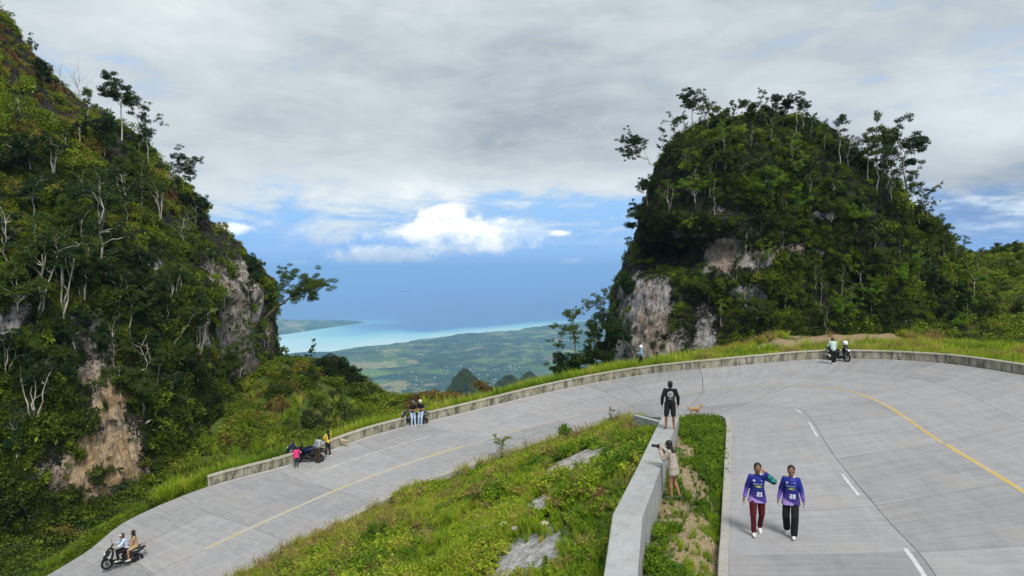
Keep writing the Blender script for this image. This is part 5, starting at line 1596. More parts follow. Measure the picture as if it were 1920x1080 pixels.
SK_BROWN = flat('skin_brown', (0.26, 0.125, 0.07), .55, .3, 0, .06)
SK_TAN = flat('skin_tan', (0.38, 0.20, 0.12), .55, .3, 0, .06)
HAIR = flat('black_hair', (0.012, 0.010, 0.009), .45, .4, 0, .3, 60)
EYE = flat('eye_white', (0.55, 0.53, 0.5), .3); PUP = flat('eye_dark', (0.01, .008, .006), .2)
LIP = flat('lips', (0.24, .08, .06), .5)

BASE = dict(pel=(0, 0, .90), wai=(0, 0, 1.04), che=(0, .01, 1.24), nec=(0, -.01, 1.40), hea=(0, .02, 1.535),
            sL=(-.175, -.01, 1.345), eL=(-.225, -.03, 1.08), wL=(-.235, .05, .85), sR=(.175, -.01, 1.345), eR=(.225, -.03, 1.08), wR=(.235, .05, .85),
            hL=(-.088, 0, .87), kL=(-.10, .02, .47), aL=(-.105, -.02, .075), hR=(.088, 0, .87), kR=(.10, .02, .47), aR=(.105, -.02, .075),
            fL=(0, 1, 0), fR=(0, 1, 0), face=(0, 1, 0))
def A3(*v): return np.array(v, float)
def hand_parts(w, e, palm_n=None, curl=.5, s=1.0, r_=.0085):
    """palm, four unequal bent fingers and a side thumb; d = forearm direction"""
    w, e = np.array(w, float), np.array(e, float)
    d = unit((w - e)[None])[0]
    n = np.array(palm_n if palm_n is not None else [-np.sign(w[0]) or 1, 0, 0], float)
    n = unit((n - d * np.dot(n, d))[None])[0]
    sd_ = np.cross(n, d)
    if sd_[1] < 0: sd_ = -sd_
    out = [cap(w, w + d * .03 * s, .024, .027), cap(w + d * .035 * s + sd_ * .012, w + d * .078 * s + sd_ * .020, .018, .017), cap(w + d * .035 * s - sd_ * .012, w + d * .074 * s - sd_ * .022, .018, .015)]
    for k, (o, L) in enumerate(((.030, .074), (.010, .082), (-.010, .077), (-.029, .060))):
        a = w + d * .082 * s + sd_ * o * .95
        m_ = a + (d * math.cos(curl * .7) + n * math.sin(curl * .7)) * L * .5 * s + sd_ * o * .12
        z = m_ + (d * math.cos(curl * 1.9) + n * math.sin(curl * 1.9)) * L * .5 * s
        out += [cap(a, m_, r_, r_ * .95), cap(m_, z, r_ * .95, r_ * .8)]
    a = w + d * .028 * s + sd_ * .026
    m_ = a + (d * .55 + sd_ * .7 + n * .35) * .038 * s
    z = m_ + (d * .85 + sd_ * .25 + n * .4) * .032 * s
    out += [cap(a, m_, .013, .011), cap(m_, z, .011, .009)]
    return out
def head_frame(face):
    f = unit(np.array([face], float))[0]
    up = A3(0, 0, 1); r_ = unit(np.cross(f, up)[None])[0]; u = np.cross(r_, f)
    return r_, f, u
def body_parts(J, arms=True, hands=True, curlL=.5, curlR=.5, pnL=None, pnR=None, bare_feet=False, slim=1.0, hr=.0085):
    g = {k: A3(*v) for k, v in J.items()}
    p = [cap(g['pel'] + [-.05, 0, -.02], g['pel'] + [.05, 0, -.02], .105 * slim, .105 * slim, .85), cap(g['pel'], g['wai'], .125 * slim, .115 * slim, .78), cap(g['wai'], g['che'], .112 * slim, .14 * slim, .75),
         cap(g['che'] + [0, 0, .03], (g['sL'] + g['sR']) / 2 + [0, 0, -.03], .13 * slim, .085, .75), cap((g['sL'] + g['sR']) / 2, g['nec'], .075, .052), cap(g['nec'], g['hea'] + [0, -.01, -.07], .050, .05)]
    r_, f, u = head_frame(J['face'])
    h = g['hea']
    Rm = np.stack([r_, f, u], 1)
    p += [ell(h + u * .02, .076, .094, .098, Rm), ell(h + f * .018 - u * .045, .056, .066, .072, Rm), cap(h + f * .072 - u * .098 * .8, h + f * .06 - u * .09, .022, .025),
          cap(h + f * .088 + u * .015, h + f * .103 - u * .02, .010, .015), cap(h + f * .086 + u * .03 - r_ * .03, h + f * .086 + u * .03 + r_ * .03, .010, .010),
          ell(h - r_ * .073 - u * .005, .011, .020, .032, Rm), ell(h + r_ * .073 - u * .005, .011, .020, .032, Rm)]
    for s in 'LR':
        S, E, Wr, Hh, K, An, Ft = (g[k + s] for k in ('s', 'e', 'w', 'h', 'k', 'a', 'f'))
        p += [cap((g['sL'] + g['sR']) / 2 * .6 + S * .4, S + [0, 0, -.01], .052, .046), cap(S, E, .050 * slim, .038), cap(E, E + (Wr - E) * .35, .038, .038), cap(E + (Wr - E) * .35, Wr, .038, .024)]
        if hands: p += hand_parts(Wr, E, pnL if s == 'L' else pnR, curlL if s == 'L' else curlR, 1.0, hr)
        p += [cap(Hh, K, .088 * slim, .055), cap(K, K + (An - K) * .35, .052, .056), cap(K + (An - K) * .35, An, .056, .034),
              cap(An + [0, 0, -.035], An + unit(Ft[None])[0] * .14 + [0, 0, -.05], .036, .024, .9), cap(An + [0, 0, -.04] - unit(Ft[None])[0] * .04, An + [0, 0, -.04], .03, .03)]
    return p
def shirt_parts(J, sleeve=2.0, loose=.018, hem=.0, slim=1.0, flare=.0):
    """sleeve 0 none, 1 to the elbow, 2 to the wrist; hem metres below the pelvis"""
    g = {k: A3(*v) for k, v in J.items()}
    l = loose
    p = [cap(g['pel'] + [0, 0, -hem + .08], g['wai'], (.142 + flare) * slim + l, .125 * slim + l, .80), cap(g['wai'], g['che'], .122 * slim + l, .150 * slim + l * .6, .76), cap(g['che'] + [0, 0, .03], (g['sL'] + g['sR']) / 2 + [0, 0, -.02], .138 * slim + l * .6, .092 + l * .5, .78)]
    if flare > 0:
        q = g['pel'] + [0, 0, -hem - .10]
        for sx in (-1, 1): p += [cap(q + [.096 * sx, 0, 0], g['wai'] + [.045 * sx, 0, .03], .140 + flare * .3, .112)]
        p += [cap(q, g['wai'], .15, .135, .9)]
    for s in 'LR':
        S, E, Wr = (g[k + s] for k in ('s', 'e', 'w'))
        p += [cap((g['sL'] + g['sR']) / 2 * .6 + S * .4 + [0, 0, .0], S + [0, 0, -.012], .062 + l * .3, .052 + l * .3)]
        if sleeve > 0: p += [cap(S, S + (E - S) * min(1, sleeve), .060 + l * .4, .052 + l * .5)]
        if sleeve > 1: p += [cap(E, E + (Wr - E) * .9 * (sleeve - 1), .050 + l * .5, .034 + l * .6)]
    return p
def trouser_parts(J, length=2.0, loose=.012, slim=1.0, flare=0.0):
    g = {k: A3(*v) for k, v in J.items()}
    l = loose
    p = [cap(g['pel'] + [-.05, 0, 0], g['pel'] + [.05, 0, 0], .112 * slim + l, .112 * slim + l, .85), cap(g['pel'], g['pel'] * .5 + g['wai'] * .5, .128 * slim + l * .3, .105 * slim + l * .3, .8)]
    for s in 'LR':
        Hh, K, An = (g[k + s] for k in ('h', 'k', 'a'))
        e = Hh + (K - Hh) * min(1, length)
        p += [cap(Hh, e, .096 * slim + l, .096 * slim + l - (.036 - flare) * min(1, length))]
        if length > 1:
            m_ = K + (An - K) * (length - 1) * .92
            p += [cap(K, m_, .060 + l + flare, .048 + l + flare)]
    return p
def shoe_parts(J, s):
    An, Ft = A3(*J['a' + s]), unit(A3(*J['f' + s])[None])[0]
    up = A3(0, 0, 1)
    b = An + up * -.035
    return [cap(b - Ft * .045 + up * .005, b + Ft * .08 - up * .005, .044, .042, .8), cap(b + Ft * .08 - up * .008, b + Ft * .155 - up * .015, .042, .030, .8), cap(b - Ft * .03 + up * .03, b + Ft * .03 + up * .02, .042, .036)]
def hair_parts(J, style):
    h = A3(*J['hea']); r_, f, u = head_frame(J['face']); Rm = np.stack([r_, f, u], 1)
    p = [ell(h + u * .040 - f * .020, .088, .100, .094, Rm), ell(h - f * .040 - u * .02, .084, .072, .095, Rm)]
    if style == 'tied':
        p += [ell(h - f * .095 + u * .0, .032, .035, .035, Rm), cap(h - f * .10 - u * .01, h - f * .10 - u * .12, .025, .015)]
    if style == 'long':
        nk = A3(*J['nec'])
        p += [cap(h - f * .03 - u * .02, h - f * .085 - u * .20, .098, .112, .75), cap(h - f * .085 - u * .2, h - f * .11 - u * .44, .112, .075, .6), cap(h - r_ * .065 - u * .02, h - r_ * .075 - u * .22 - f * .03, .03, .035), cap(h + r_ * .065 - u * .02, h + r_ * .075 - u * .22 - f * .03, .03, .035)]
    return p
def helmet(J, t, colm, visor, label=None):
    h = A3(*J['hea']); r_, f, u = head_frame(J['face']); Rm = np.stack([r_, f, u], 1)
    link('helmet', fuse('helmet', [ell(h + u * .025 - f * .01, .125, .142, .128, Rm), ell(h - u * .045 - f * .02, .118, .118, .085, Rm)], colm, .012, 2), t)
    v, F = ell(h + u * .008 + f * .045, .098, .10, .055, Rm)
    link('visor', py_mesh('visor', v, F, visor, True), t)
def face_parts(J, t):
    h = A3(*J['hea']); r_, f, u = head_frame(J['face']); Rm = np.stack([r_, f, u], 1)
    for s in (-1, 1):
        v, F = ell(h + f * .083 + r_ * .030 * s + u * .012, .013, .008, .007, Rm, 10); e = link('eye', py_mesh('eye', v, F, EYE, True), t)
        v, F = ell(h + f * .0895 + r_ * .030 * s + u * .012, .0055, .003, .0055, Rm, 8); link('pupil', py_mesh('pupil', v, F, PUP, True), e)
        v, F = cap(h + f * .090 + r_ * .018 * s + u * .032, h + f * .082 + r_ * .045 * s + u * .030, .0045, .003); link('eyebrow', py_mesh('eyebrow', v, F, HAIR, True), t)
    v, F = cap(h + f * .089 - r_ * .022 - u * .055, h + f * .089 + r_ * .022 - u * .055, .008, .008); link('mouth', py_mesh('mouth', v, F, LIP, True), t)

def person(loc, facing, H, J, label, skin, parts, group=None, hair='short', vox=.012, **kw):
    """facing: heading in plan (radians, 0 = away from the camera). parts: list of (name, kind, material, options)"""
    t = thing('person', loc, facing, label, 'person', group)
    t.scale = (H / 1.65,) * 3
    JJ = dict(BASE); JJ.update(J)
    link('body', fuse('body', body_parts(JJ, **kw), skin, vox * .8, 2), t)
    if hair: link('hair', fuse('hair', hair_parts(JJ, hair), HAIR, vox, 1), t)
    made = {}
    for nm, kind, mt_, op in parts:
        if kind == 'shirt':
            cz = JJ['pel'][2] - op.get('hem', 0) if op.get('flare', 0) > 0 else None
            me = fuse(nm, shirt_parts(JJ, **op), mt_, vox, 3, cz)
        elif kind == 'trouser': me = fuse(nm, trouser_parts(JJ, **op), mt_, vox, 3)
        elif kind == 'shoes':
            for s in 'LR': link(nm, fuse(nm, shoe_parts(JJ, s), mt_, vox, 1), t)
            continue
        made[nm] = link(nm, me, t)
    return t, JJ, made

# cloth with a printed gradient: deep blue above, violet dots below, pale violet sweep at the hem
def jersey(name):
    m, T = new_mat(name)
    o = T.n('ShaderNodeTexCoord').outputs['Object']
    s = T.n('ShaderNodeSeparateXYZ', {0: o}).outputs
    n = T.noise(o, 9, 4, .6)
    vor = T.n('ShaderNodeTexVoronoi', {'Vector': o, 'Scale': 42}).outputs['Distance']
    ax_abs = T.math('ABSOLUTE', s[0])
    z = T.math('SUBTRACT', s[2], T.math('MULTIPLY', s[0], .45))
    zz = T.math('ADD', z, T.math('MULTIPLY', T.math('SUBTRACT', n, .5), .10))
    c = T.ramp(T.math('MULTIPLY', T.math('SUBTRACT', zz, .80), 2.2), [(0.0, (0.42, 0.28, 0.62)), (0.06, (0.34, 0.20, 0.56)), (0.09, (0.045, .028, .20)), (0.4, (0.014, 0.014, 0.16)), (0.65, (0.010, 0.015, 0.16)), (1.0, (0.014, 0.024, 0.25))])
    dots = T.math('MULTIPLY', T.smooth(vor, .30, .22), T.smooth(s[2], 1.08, .90))
    c = T.mix(T.math('MULTIPLY', dots, .7), c, (0.40, 0.26, 0.75, 1))
    slv = T.math('MULTIPLY', T.smooth(ax_abs, .19, .22), T.smooth(s[2], 1.16, .92))
    c = T.mix(T.math('MULTIPLY', slv, .8), c, (0.16, 0.08, 0.42, 1))
    finish(T, c, .6, T.noise(o, 14, 3), .4, .02, .3)
    return m
M_JER = jersey('jersey_print')
WHT_P = flat('white_print', (0.80, 0.80, 0.82), .6)
def decal(parent, shirt_me, name, V2, F, mat, origin, axis_u, axis_v, dirn, lift=.004, label=None):
    """press a flat print onto a garment: each point is cast along dirn onto the cloth"""
    n = len(shirt_me.vertices); co = np.zeros(n * 3, np.float32); shirt_me.vertices.foreach_get('co', co)
    bv = BVHTree.FromPolygons([tuple(v) for v in co.reshape(-1, 3)], [tuple(p.vertices) for p in shirt_me.polygons])
    P = []
    for (a, b) in V2:
        q = A3(*origin) + A3(*axis_u) * a + A3(*axis_v) * b
        h, nn, _, _ = bv.ray_cast(Vector(q - A3(*dirn) * .6), Vector(dirn))
        P.append(np.array(h) - A3(*dirn) * lift if h is not None else q)
    return link(name, py_mesh(name, P, F, mat), parent)
DIG = {'2': ('111', '001', '111', '100', '111'), '1': ('010', '110', '010', '010', '111'), '8': ('111', '101', '111', '101', '111')}
def digits(txt, h):
    V, F, x = [], [], 0.0
    u = h / 5; w_ = u * .95
    for ch in txt:
        for row, bits in enumerate(DIG[ch]):
            for col, bit in enumerate(bits):
                if bit == '0': continue
                k = len(V); x0, y0 = (x + col) * w_, (4 - row) * u
                V += [(x0, y0), (x0 + w_ * 1.02, y0), (x0 + w_ * 1.02, y0 + u * 1.02), (x0, y0 + u * 1.02)]; F.append((k, k + 1, k + 2, k + 3))
        x += 3.8 if ch != '1' else 3.2
    return V, F
def strokes(w, h, n, seed, wt=.12):
    """a line of illegible script-like marks, w wide and h tall"""
    r = np.random.default_rng(seed)
    V, F = [], []
    for i in range(n):
        x = w * i / n; hh = h * (1.0 if r.random() < .35 else .6); tw = w / n
        for (a, b, c, d) in ((x, 0, x + tw * .28, hh), (x, 0, x + tw * .8, h * .18), (x + tw * .3, hh * .55, x + tw * .75, hh * .55 + h * .16)):
            if r.random() < .25: continue
            k = len(V); V += [(a, b), (c, b), (c + h * .12, d), (a + h * .12, d)]; F.append((k, k + 1, k + 2, k + 3))
    return V, F
def gridpatch(w, h, nx, ny, shape=None):
    V = [(w * (i / nx - .5), h * (j / ny - .5)) for j in range(ny + 1) for i in range(nx + 1)]
    F = []
    for j in range(ny):
        for i in range(nx):
            cx, cy = (i + .5) / nx - .5, (j + .5) / ny - .5
            if shape is None or shape(cx, cy): F.append((j * (nx + 1) + i, j * (nx + 1) + i + 1, (j + 1) * (nx + 1) + i + 1, (j + 1) * (nx + 1) + i))
    return V, F
def gz(px, py):
    """point of the road / ground / wall seen at a pixel"""
    return find_surface(px, py)
def roadpt(px, py):
    best = None
    for v in (0, 0): pass
    s = rs
    qx, qy = proj(s)
    k = np.argmin((qx - px) ** 2 + (qy - py) ** 2)
    return np.array(PZ(px, py, s[k][2]))

# ---- the two women walking up the upper road
def walk_pose(lead):
    d = dict(pel=(0, .0, .90), aL=(-.085, .16, .085), kL=(-.10, .15, .49), aR=(.085, -.17, .11), kR=(.10, .02, .47), fL=(0, 1, .12), fR=(0, 1, -.25))
    if lead == 'R':
        d = dict(pel=(0, 0, .90), aR=(.085, .16, .085), kR=(.10, .15, .49), aL=(-.085, -.17, .11), kL=(-.10, .02, .47), fR=(0, 1, .12), fL=(0, 1, -.25))
    return d
MAR = flat('maroon_cloth', (0.085, 0.008, 0.016), .8, .2, 0, .25, 12)
BLK = flat('black_cloth', (0.012, 0.012, 0.014), .8, .2, 0, .3, 12)
SHOE_W = flat('white_shoe', (0.72, 0.70, 0.66), .6)
def jersey_prints(t, sm, num):
    # facing the viewer: wearer's left is the picture's right
    org, u, v, d = (0, 0, 1.21), (-1, 0, 0), (0, 0, 1), (0, -1, 0)
    V, F = digits(num, .095); decal(t, sm, 'number_print', [(a - .02, b - .29) for a, b in V], F, WHT_P, org, u, v, d, .008)
    V, F = strokes(.21, .034, 11, 5); decal(t, sm, 'script_print', [(a - .105, b - .020) for a, b in V], F, WHT_P, org, u, v, d)
    V, F = gridpatch(.19, .10, 10, 6, lambda x, y: abs(y) < .42 - abs(x) * .5)
    decal(t, sm, 'chest_print', [(a + .01, b - .072) for a, b in V], F, flat('print_olive', (0.16, 0.20, 0.05), .7, .2, 0, .9, 60), org, u, v, d)
    V, F = gridpatch(.07, .045, 5, 4, lambda x, y: abs(y) < .3)
    decal(t, sm, 'chest_emblem', [(a + .01, b - .075) for a, b in V], F, flat('print_pale', (0.62, 0.68, 0.45), .7, .2, 0, .5, 80), org, u, v, d, .007)
    V, F = gridpatch(.055, .055, 6, 6, lambda x, y: x * x + y * y < .22)
    decal(t, sm, 'round_badge', [(a - .085, b + .065) for a, b in V], F, flat('badge_white', (0.66, 0.58, 0.68), .6, .3, 0, .5, 90), org, u, v, d)
    V, F = strokes(.055, .016, 4, 8); decal(t, sm, 'small_print', [(a + .060, b + .062) for a, b in V], F, WHT_P, org, u, v, d)
def collar(t, J, mat):
    nk = A3(*J['nec'])
    an = np.linspace(0, 2 * PI, 24, endpoint=False)
    P = np.stack([np.cos(an) * .068, np.sin(an) * .064 + .005, -np.clip(np.sin(an), 0, 1) * .045 + .0 * an], -1) + nk + [0, 0, -.005]
    P = np.vstack([P, P[:1]])
    V, F = tube(P, .014, 6)
    link('collar', np_mesh('collar', V, F, mat, True), t)
p21 = roadpt(1419, 1001)
J = walk_pose('R'); J.update(face=(.05, 1, -.12))
# she faces the camera: her left arm (x<0 in her frame, picture right) is raised to her head
J.update(sL=(-.150, -.01, 1.33), eL=(-.345, .09, 1.27), wL=(-.145, .15, 1.48), sR=(.150, -.01, 1.325), eR=(.225, -.03, 1.08), wR=(.285, .03, .86))
t21, JJ, mk = person(tuple(p21), PI + math.atan2(-p21[0], p21[1]) + .12, 1.68, J, 'woman in blue jersey number 21 and maroon trousers, one hand raised to her head', SK_BROWN,
    [('jersey', 'shirt', M_JER, dict(sleeve=2, loose=.018, hem=.14, slim=1.04, flare=.028)), ('trousers', 'trouser', MAR, dict(length=2, loose=.010, slim=1.04)), ('shoe', 'shoes', SHOE_W, {})], vox=.010,
    hair='tied', pnL=(1, -.3, 0), curlL=.7, curlR=.6)
jersey_prints(t21, mk['jersey'].data, '21'); collar(t21, JJ, SHOE_W); face_parts(JJ, t21)
CAMO = flat('teal_patterned_sleeve', (0.02, 0.16, 0.15), .7, .2, 0, .95, 18)
el_, wl_ = A3(*JJ['eL']), A3(*JJ['wL'])
link('patterned_sleeve', fuse('patterned_sleeve', [cap(el_ + (A3(*JJ['sL']) - el_) * .25, el_, .073, .076), cap(el_, el_ + (wl_ - el_) * .62, .074, .060)], CAMO, .012, 2), t21)
p28 = roadpt(1482, 1005)
J = walk_pose('L'); J.update(face=(0, 1, -.1), sL=(-.148, -.01, 1.325), eL=(-.222, -.03, 1.08), wL=(-.275, .06, .87), eR=(.22, -.03, 1.08), wR=(.265, .05, .86), sR=(.148, -.01, 1.325))
t28, JJ, mk = person(tuple(p28), PI + math.atan2(-p28[0], p28[1]) - .05, 1.66, J, 'woman in blue jersey number 28 and loose black trousers walking beside the maroon-trousered one', SK_BROWN,
    [('jersey', 'shirt', M_JER, dict(sleeve=2, loose=.016, hem=.15, slim=1.0, flare=.032)), ('trousers', 'trouser', BLK, dict(length=2, loose=.012, slim=.93, flare=.02)), ('shoe', 'shoes', SHOE_W, {})], vox=.010, hair='tied')
jersey_prints(t28, mk['jersey'].data, '28'); collar(t28, JJ, SHOE_W); face_parts(JJ, t28)
# the phone in the first woman's hand
JH = A3(*BASE['wR'])
def held_box(t, size, loc, rot, mat, name, label, cat):
    """a small bevelled box held in a hand, placed in the world at the hand"""
    w_, d_, h_ = size
    b_ = min(size) * .25
    V, F = [], []
    pts = []
    for sx in (-1, 1):
        for sy in (-1, 1):
            for sz in (-1, 1): pts.append((sx * w_ / 2, sy * d_ / 2, sz * h_ / 2))
    import bmesh
    bm_ = bmesh.new(); bmesh.ops.create_cube(bm_, size=1)
    for v in bm_.verts: v.co = Vector((v.co.x * w_, v.co.y * d_, v.co.z * h_))
    bmesh.ops.bevel(bm_, geom=bm_.edges[:], offset=b_, segments=2, affect='EDGES')
    me = bpy.data.meshes.new(name); bm_.to_mesh(me); bm_.free(); me.materials.append(mat)
    Mw = Matrix.LocRotScale(t.location, t.rotation_euler, t.scale)
    o = link(name, me, None, tuple(Mw @ Vector(loc)), label, cat)
    o.rotation_euler = (rot[0], rot[1], rot[2] + t.rotation_euler[2])
    return o
DKPL = flat('dark_plastic', (0.015, 0.015, 0.017), .35, .5)
held_box(t21, (.012, .075, .15), (.325, .07, .745), (.1, 0, 0), flat('phone_grey', (0.35, .33, .36), .3, .5), 'phone', 'phone held low in the right hand of the maroon-trousered woman', 'phone')

# ---- man on the wall, seen from behind
fx = np.interp(25.0, Lc[:, 1], Lc[:, 0])
zt = np.interp(25.0, Lc[:, 1], Lc[:, 2])
pm = PZ(1256, 805, zt + .0)
t_m, JJ, mk = person(tuple(pm), math.atan2(-pm[0], pm[1]) * .6, 1.70, dict(aL=(-.13, -.02, .075), kL=(-.12, .02, .47), aR=(.13, -.02, .075), kR=(.12, .02, .47), fL=(-.35, 1, 0), fR=(.35, 1, 0), wL=(-.27, .0, .86), eL=(-.26, -.05, 1.09), wR=(.27, .0, .86), eR=(.26, -.05, 1.09)),
    'man in black sweatshirt and black shorts standing barelegged on the broad wall, seen from behind', SK_BROWN, [('sweatshirt', 'shirt', BLK, dict(sleeve=2, loose=.028, hem=.04, slim=1.05)), ('shorts', 'trouser', flat('charcoal_cloth', (0.02, .02, .021), .85, .2), dict(length=.92, loose=.022))], vox=.011)
sm = mk['sweatshirt'].data
org, u, v, d = (0, 0, 1.22), (1, 0, 0), (0, 0, 1), (0, 1, 0)
rr_ = np.random.default_rng(4)
V2, F2 = [], []
for ring_, nn_ in ((.095, 22), (.066, 15), (.036, 9)):
    for i in range(nn_):
        a = 2 * PI * i / nn_ + rr_.uniform(-.05, .05); da = 2 * PI / nn_ * .32
        r0, r1 = ring_ - rr_.uniform(.006, .012), ring_ + rr_.uniform(.004, .011)
        k = len(V2); V2 += [(r0 * math.cos(a - da), r0 * math.sin(a - da)), (r1 * math.cos(a - da), r1 * math.sin(a - da)), (r1 * math.cos(a + da), r1 * math.sin(a + da)), (r0 * math.cos(a + da), r0 * math.sin(a + da))]; F2.append((k, k + 1, k + 2, k + 3))
decal(t_m, sm, 'back_print', V2, F2, WHT_P, org, u, v, d)
V2, F2 = strokes(.15, .02, 10, 3); decal(t_m, sm, 'waist_print', [(a - .075, b - .16) for a, b in V2], F2, WHT_P, org, u, v, d)
SAND = flat('sandal', (0.45, .43, .42), .7)
for s in 'LR':
    An = A3(*JJ['a' + s]); Ft = unit(A3(*JJ['f' + s])[None])[0]
    v_, F_ = cap(An + [0, 0, -.068] - Ft * .05, An + [0, 0, -.068] + Ft * .15, .045, .045, .22)
    sdl = link('sandal', py_mesh('sandal', v_, F_, SAND, True), t_m)
    v_, F_ = tube([An + Ft * .07 + [-.05, 0, -.07], An + Ft * .075 + [0, 0, -.015], An + Ft * .07 + [.05, 0, -.07]], .012, 5)
    link('strap', np_mesh('strap', v_, F_, DKPL), sdl)

# ---- woman with the camera beside the wall, facing left
pw = PY(1262, 934, 19.4); pw[2] = max(pw[2], ground_z(pw[0], pw[1]) - .01)
BEI = flat('beige_cloth', (0.40, 0.35, 0.29), .85, .2, 0, .15, 14)
t_w, JJ, mk = person(tuple(pw), R(62), 1.62, dict(pel=(0, -.02, .90), wai=(0, .02, 1.04), che=(0, .07, 1.22), nec=(0, .10, 1.38), hea=(-.01, .14, 1.50), face=(0, 1, -.06), sL=(-.17, .09, 1.33), sR=(.17, .09, 1.33),
    eL=(-.20, .22, 1.12), wL=(-.06, .36, 1.32), eR=(.20, .26, 1.14), wR=(.05, .38, 1.36), aL=(-.08, .02, .075), kL=(-.09, .05, .47), aR=(.09, -.16, .075), kR=(.09, -.02, .46)),
    'long-haired woman in loose beige shirt leaning on the broad wall, aiming a camera', SK_TAN, [('shirt', 'shirt', BEI, dict(sleeve=1.95, loose=.035, hem=.20, slim=1.0, flare=.02)), ('shorts', 'trouser', BEI, dict(length=.45, loose=.02)), ('shoe', 'shoes', flat('grey_shoe', (.12, .11, .11), .7), {})],
    hair='long', vox=.011, pnL=(1, 0, .2), pnR=(-1, 0, .2), curlL=1.0, curlR=1.0)
cmo = held_box(t_w, (.14, .07, .10), (0, .43, 1.42), (0, 0, 0), DKPL, 'camera_in_hands', 'black camera with long lens held up by the long-haired woman', 'camera')
cmo.name = 'camera_body'
a_ = np.linspace(0, 2 * PI, 18, endpoint=False)
prof = [(0.03, .038), (.05, .042), (.13, .040), (.14, .046), (.18, .046), (.185, .038), (.17, .034)]
V = np.array([(r1 * math.cos(x), yy, r1 * math.sin(x)) for yy, r1 in prof for x in a_])
F = [(i * 18 + j, i * 18 + (j + 1) % 18, (i + 1) * 18 + (j + 1) % 18, (i + 1) * 18 + j) for i in range(len(prof) - 1) for j in range(18)] + [tuple((len(prof) - 1) * 18 + j for j in range(18))]
link('lens', py_mesh('lens', V, F, DKPL, True), cmo)
cmo.name = 'photo_camera'
# ------------------------------------------------------------------ scooters
TYRE = flat('tyre_rubber', (0.014, .014, .014), .8); RIM = flat('wheel_rim', (0.10, .10, .11), .35, .5, .6); STEEL = flat('bright_steel', (.55, .55, .56), .25, .5, .9)
SEATM = flat('seat_vinyl', (.016, .015, .015), .5, .4); REDL = flat('red_lens', (.45, .02, .015), .2, .6); CLRL = flat('clear_lens', (.65, .68, .70), .12, .8); SCREEN = flat('smoked_screen', (.05, .055, .06), .1, .8)
def loft(secs, n=14, e=2.6, cap_=True):
    """secs: (y, z, half width, half height) superellipse rings across x, centre moving in y/z, tilted with the path"""
    S = np.array(secs, float)
    t = unit(np.gradient(S[:, :2], axis=0))
    V = []
    for (y, z, hw, hh), (ty, tz) in zip(S, t):
        for k in range(n):
            a = 2 * PI * k / n
            x = hw * np.sign(math.cos(a)) * abs(math.cos(a)) ** (2 / e); q = hh * np.sign(math.sin(a)) * abs(math.sin(a)) ** (2 / e)
            V.append((x, y - tz * q, z + ty * q))
    F = [(i * n + j, (i + 1) * n + j, (i + 1) * n + (j + 1) % n, i * n + (j + 1) % n) for i in range(len(S) - 1) for j in range(n)]
    F += [tuple(range(n)), tuple((len(S) - 1) * n + j for j in range(n))[::-1]]
    return V, F
def torus_x(cy, cz, Rr, r_, w=1.0, nu=28, nv=8):
    V = []
    for i in range(nu):
        a = 2 * PI * i / nu
        for j in range(nv):
            b = 2 * PI * j / nv
            q = Rr + r_ * math.cos(b); V.append((r_ * w * math.sin(b), cy + q * math.cos(a), cz + q * math.sin(a)))
    return V, [(i * nv + j, ((i + 1) % nu) * nv + j, ((i + 1) % nu) * nv + (j + 1) % nv, i * nv + (j + 1) % nv) for i in range(nu) for j in range(nv)]
def many(*pf):
    V, F, o = [], [], 0
    for v, f in pf:
        v = [tuple(q) for q in v]; V += v; F += [tuple(int(i) + o for i in q) for q in f]; o += len(v)
    return V, F
def tb(path, r_, s=8): 
    v, f = tube(path, r_, s); n = len(path)
    return v, [tuple(q) for q in f] + [tuple(range(s))[::-1], tuple((n - 1) * s + j for j in range(s))]
_sc = {}
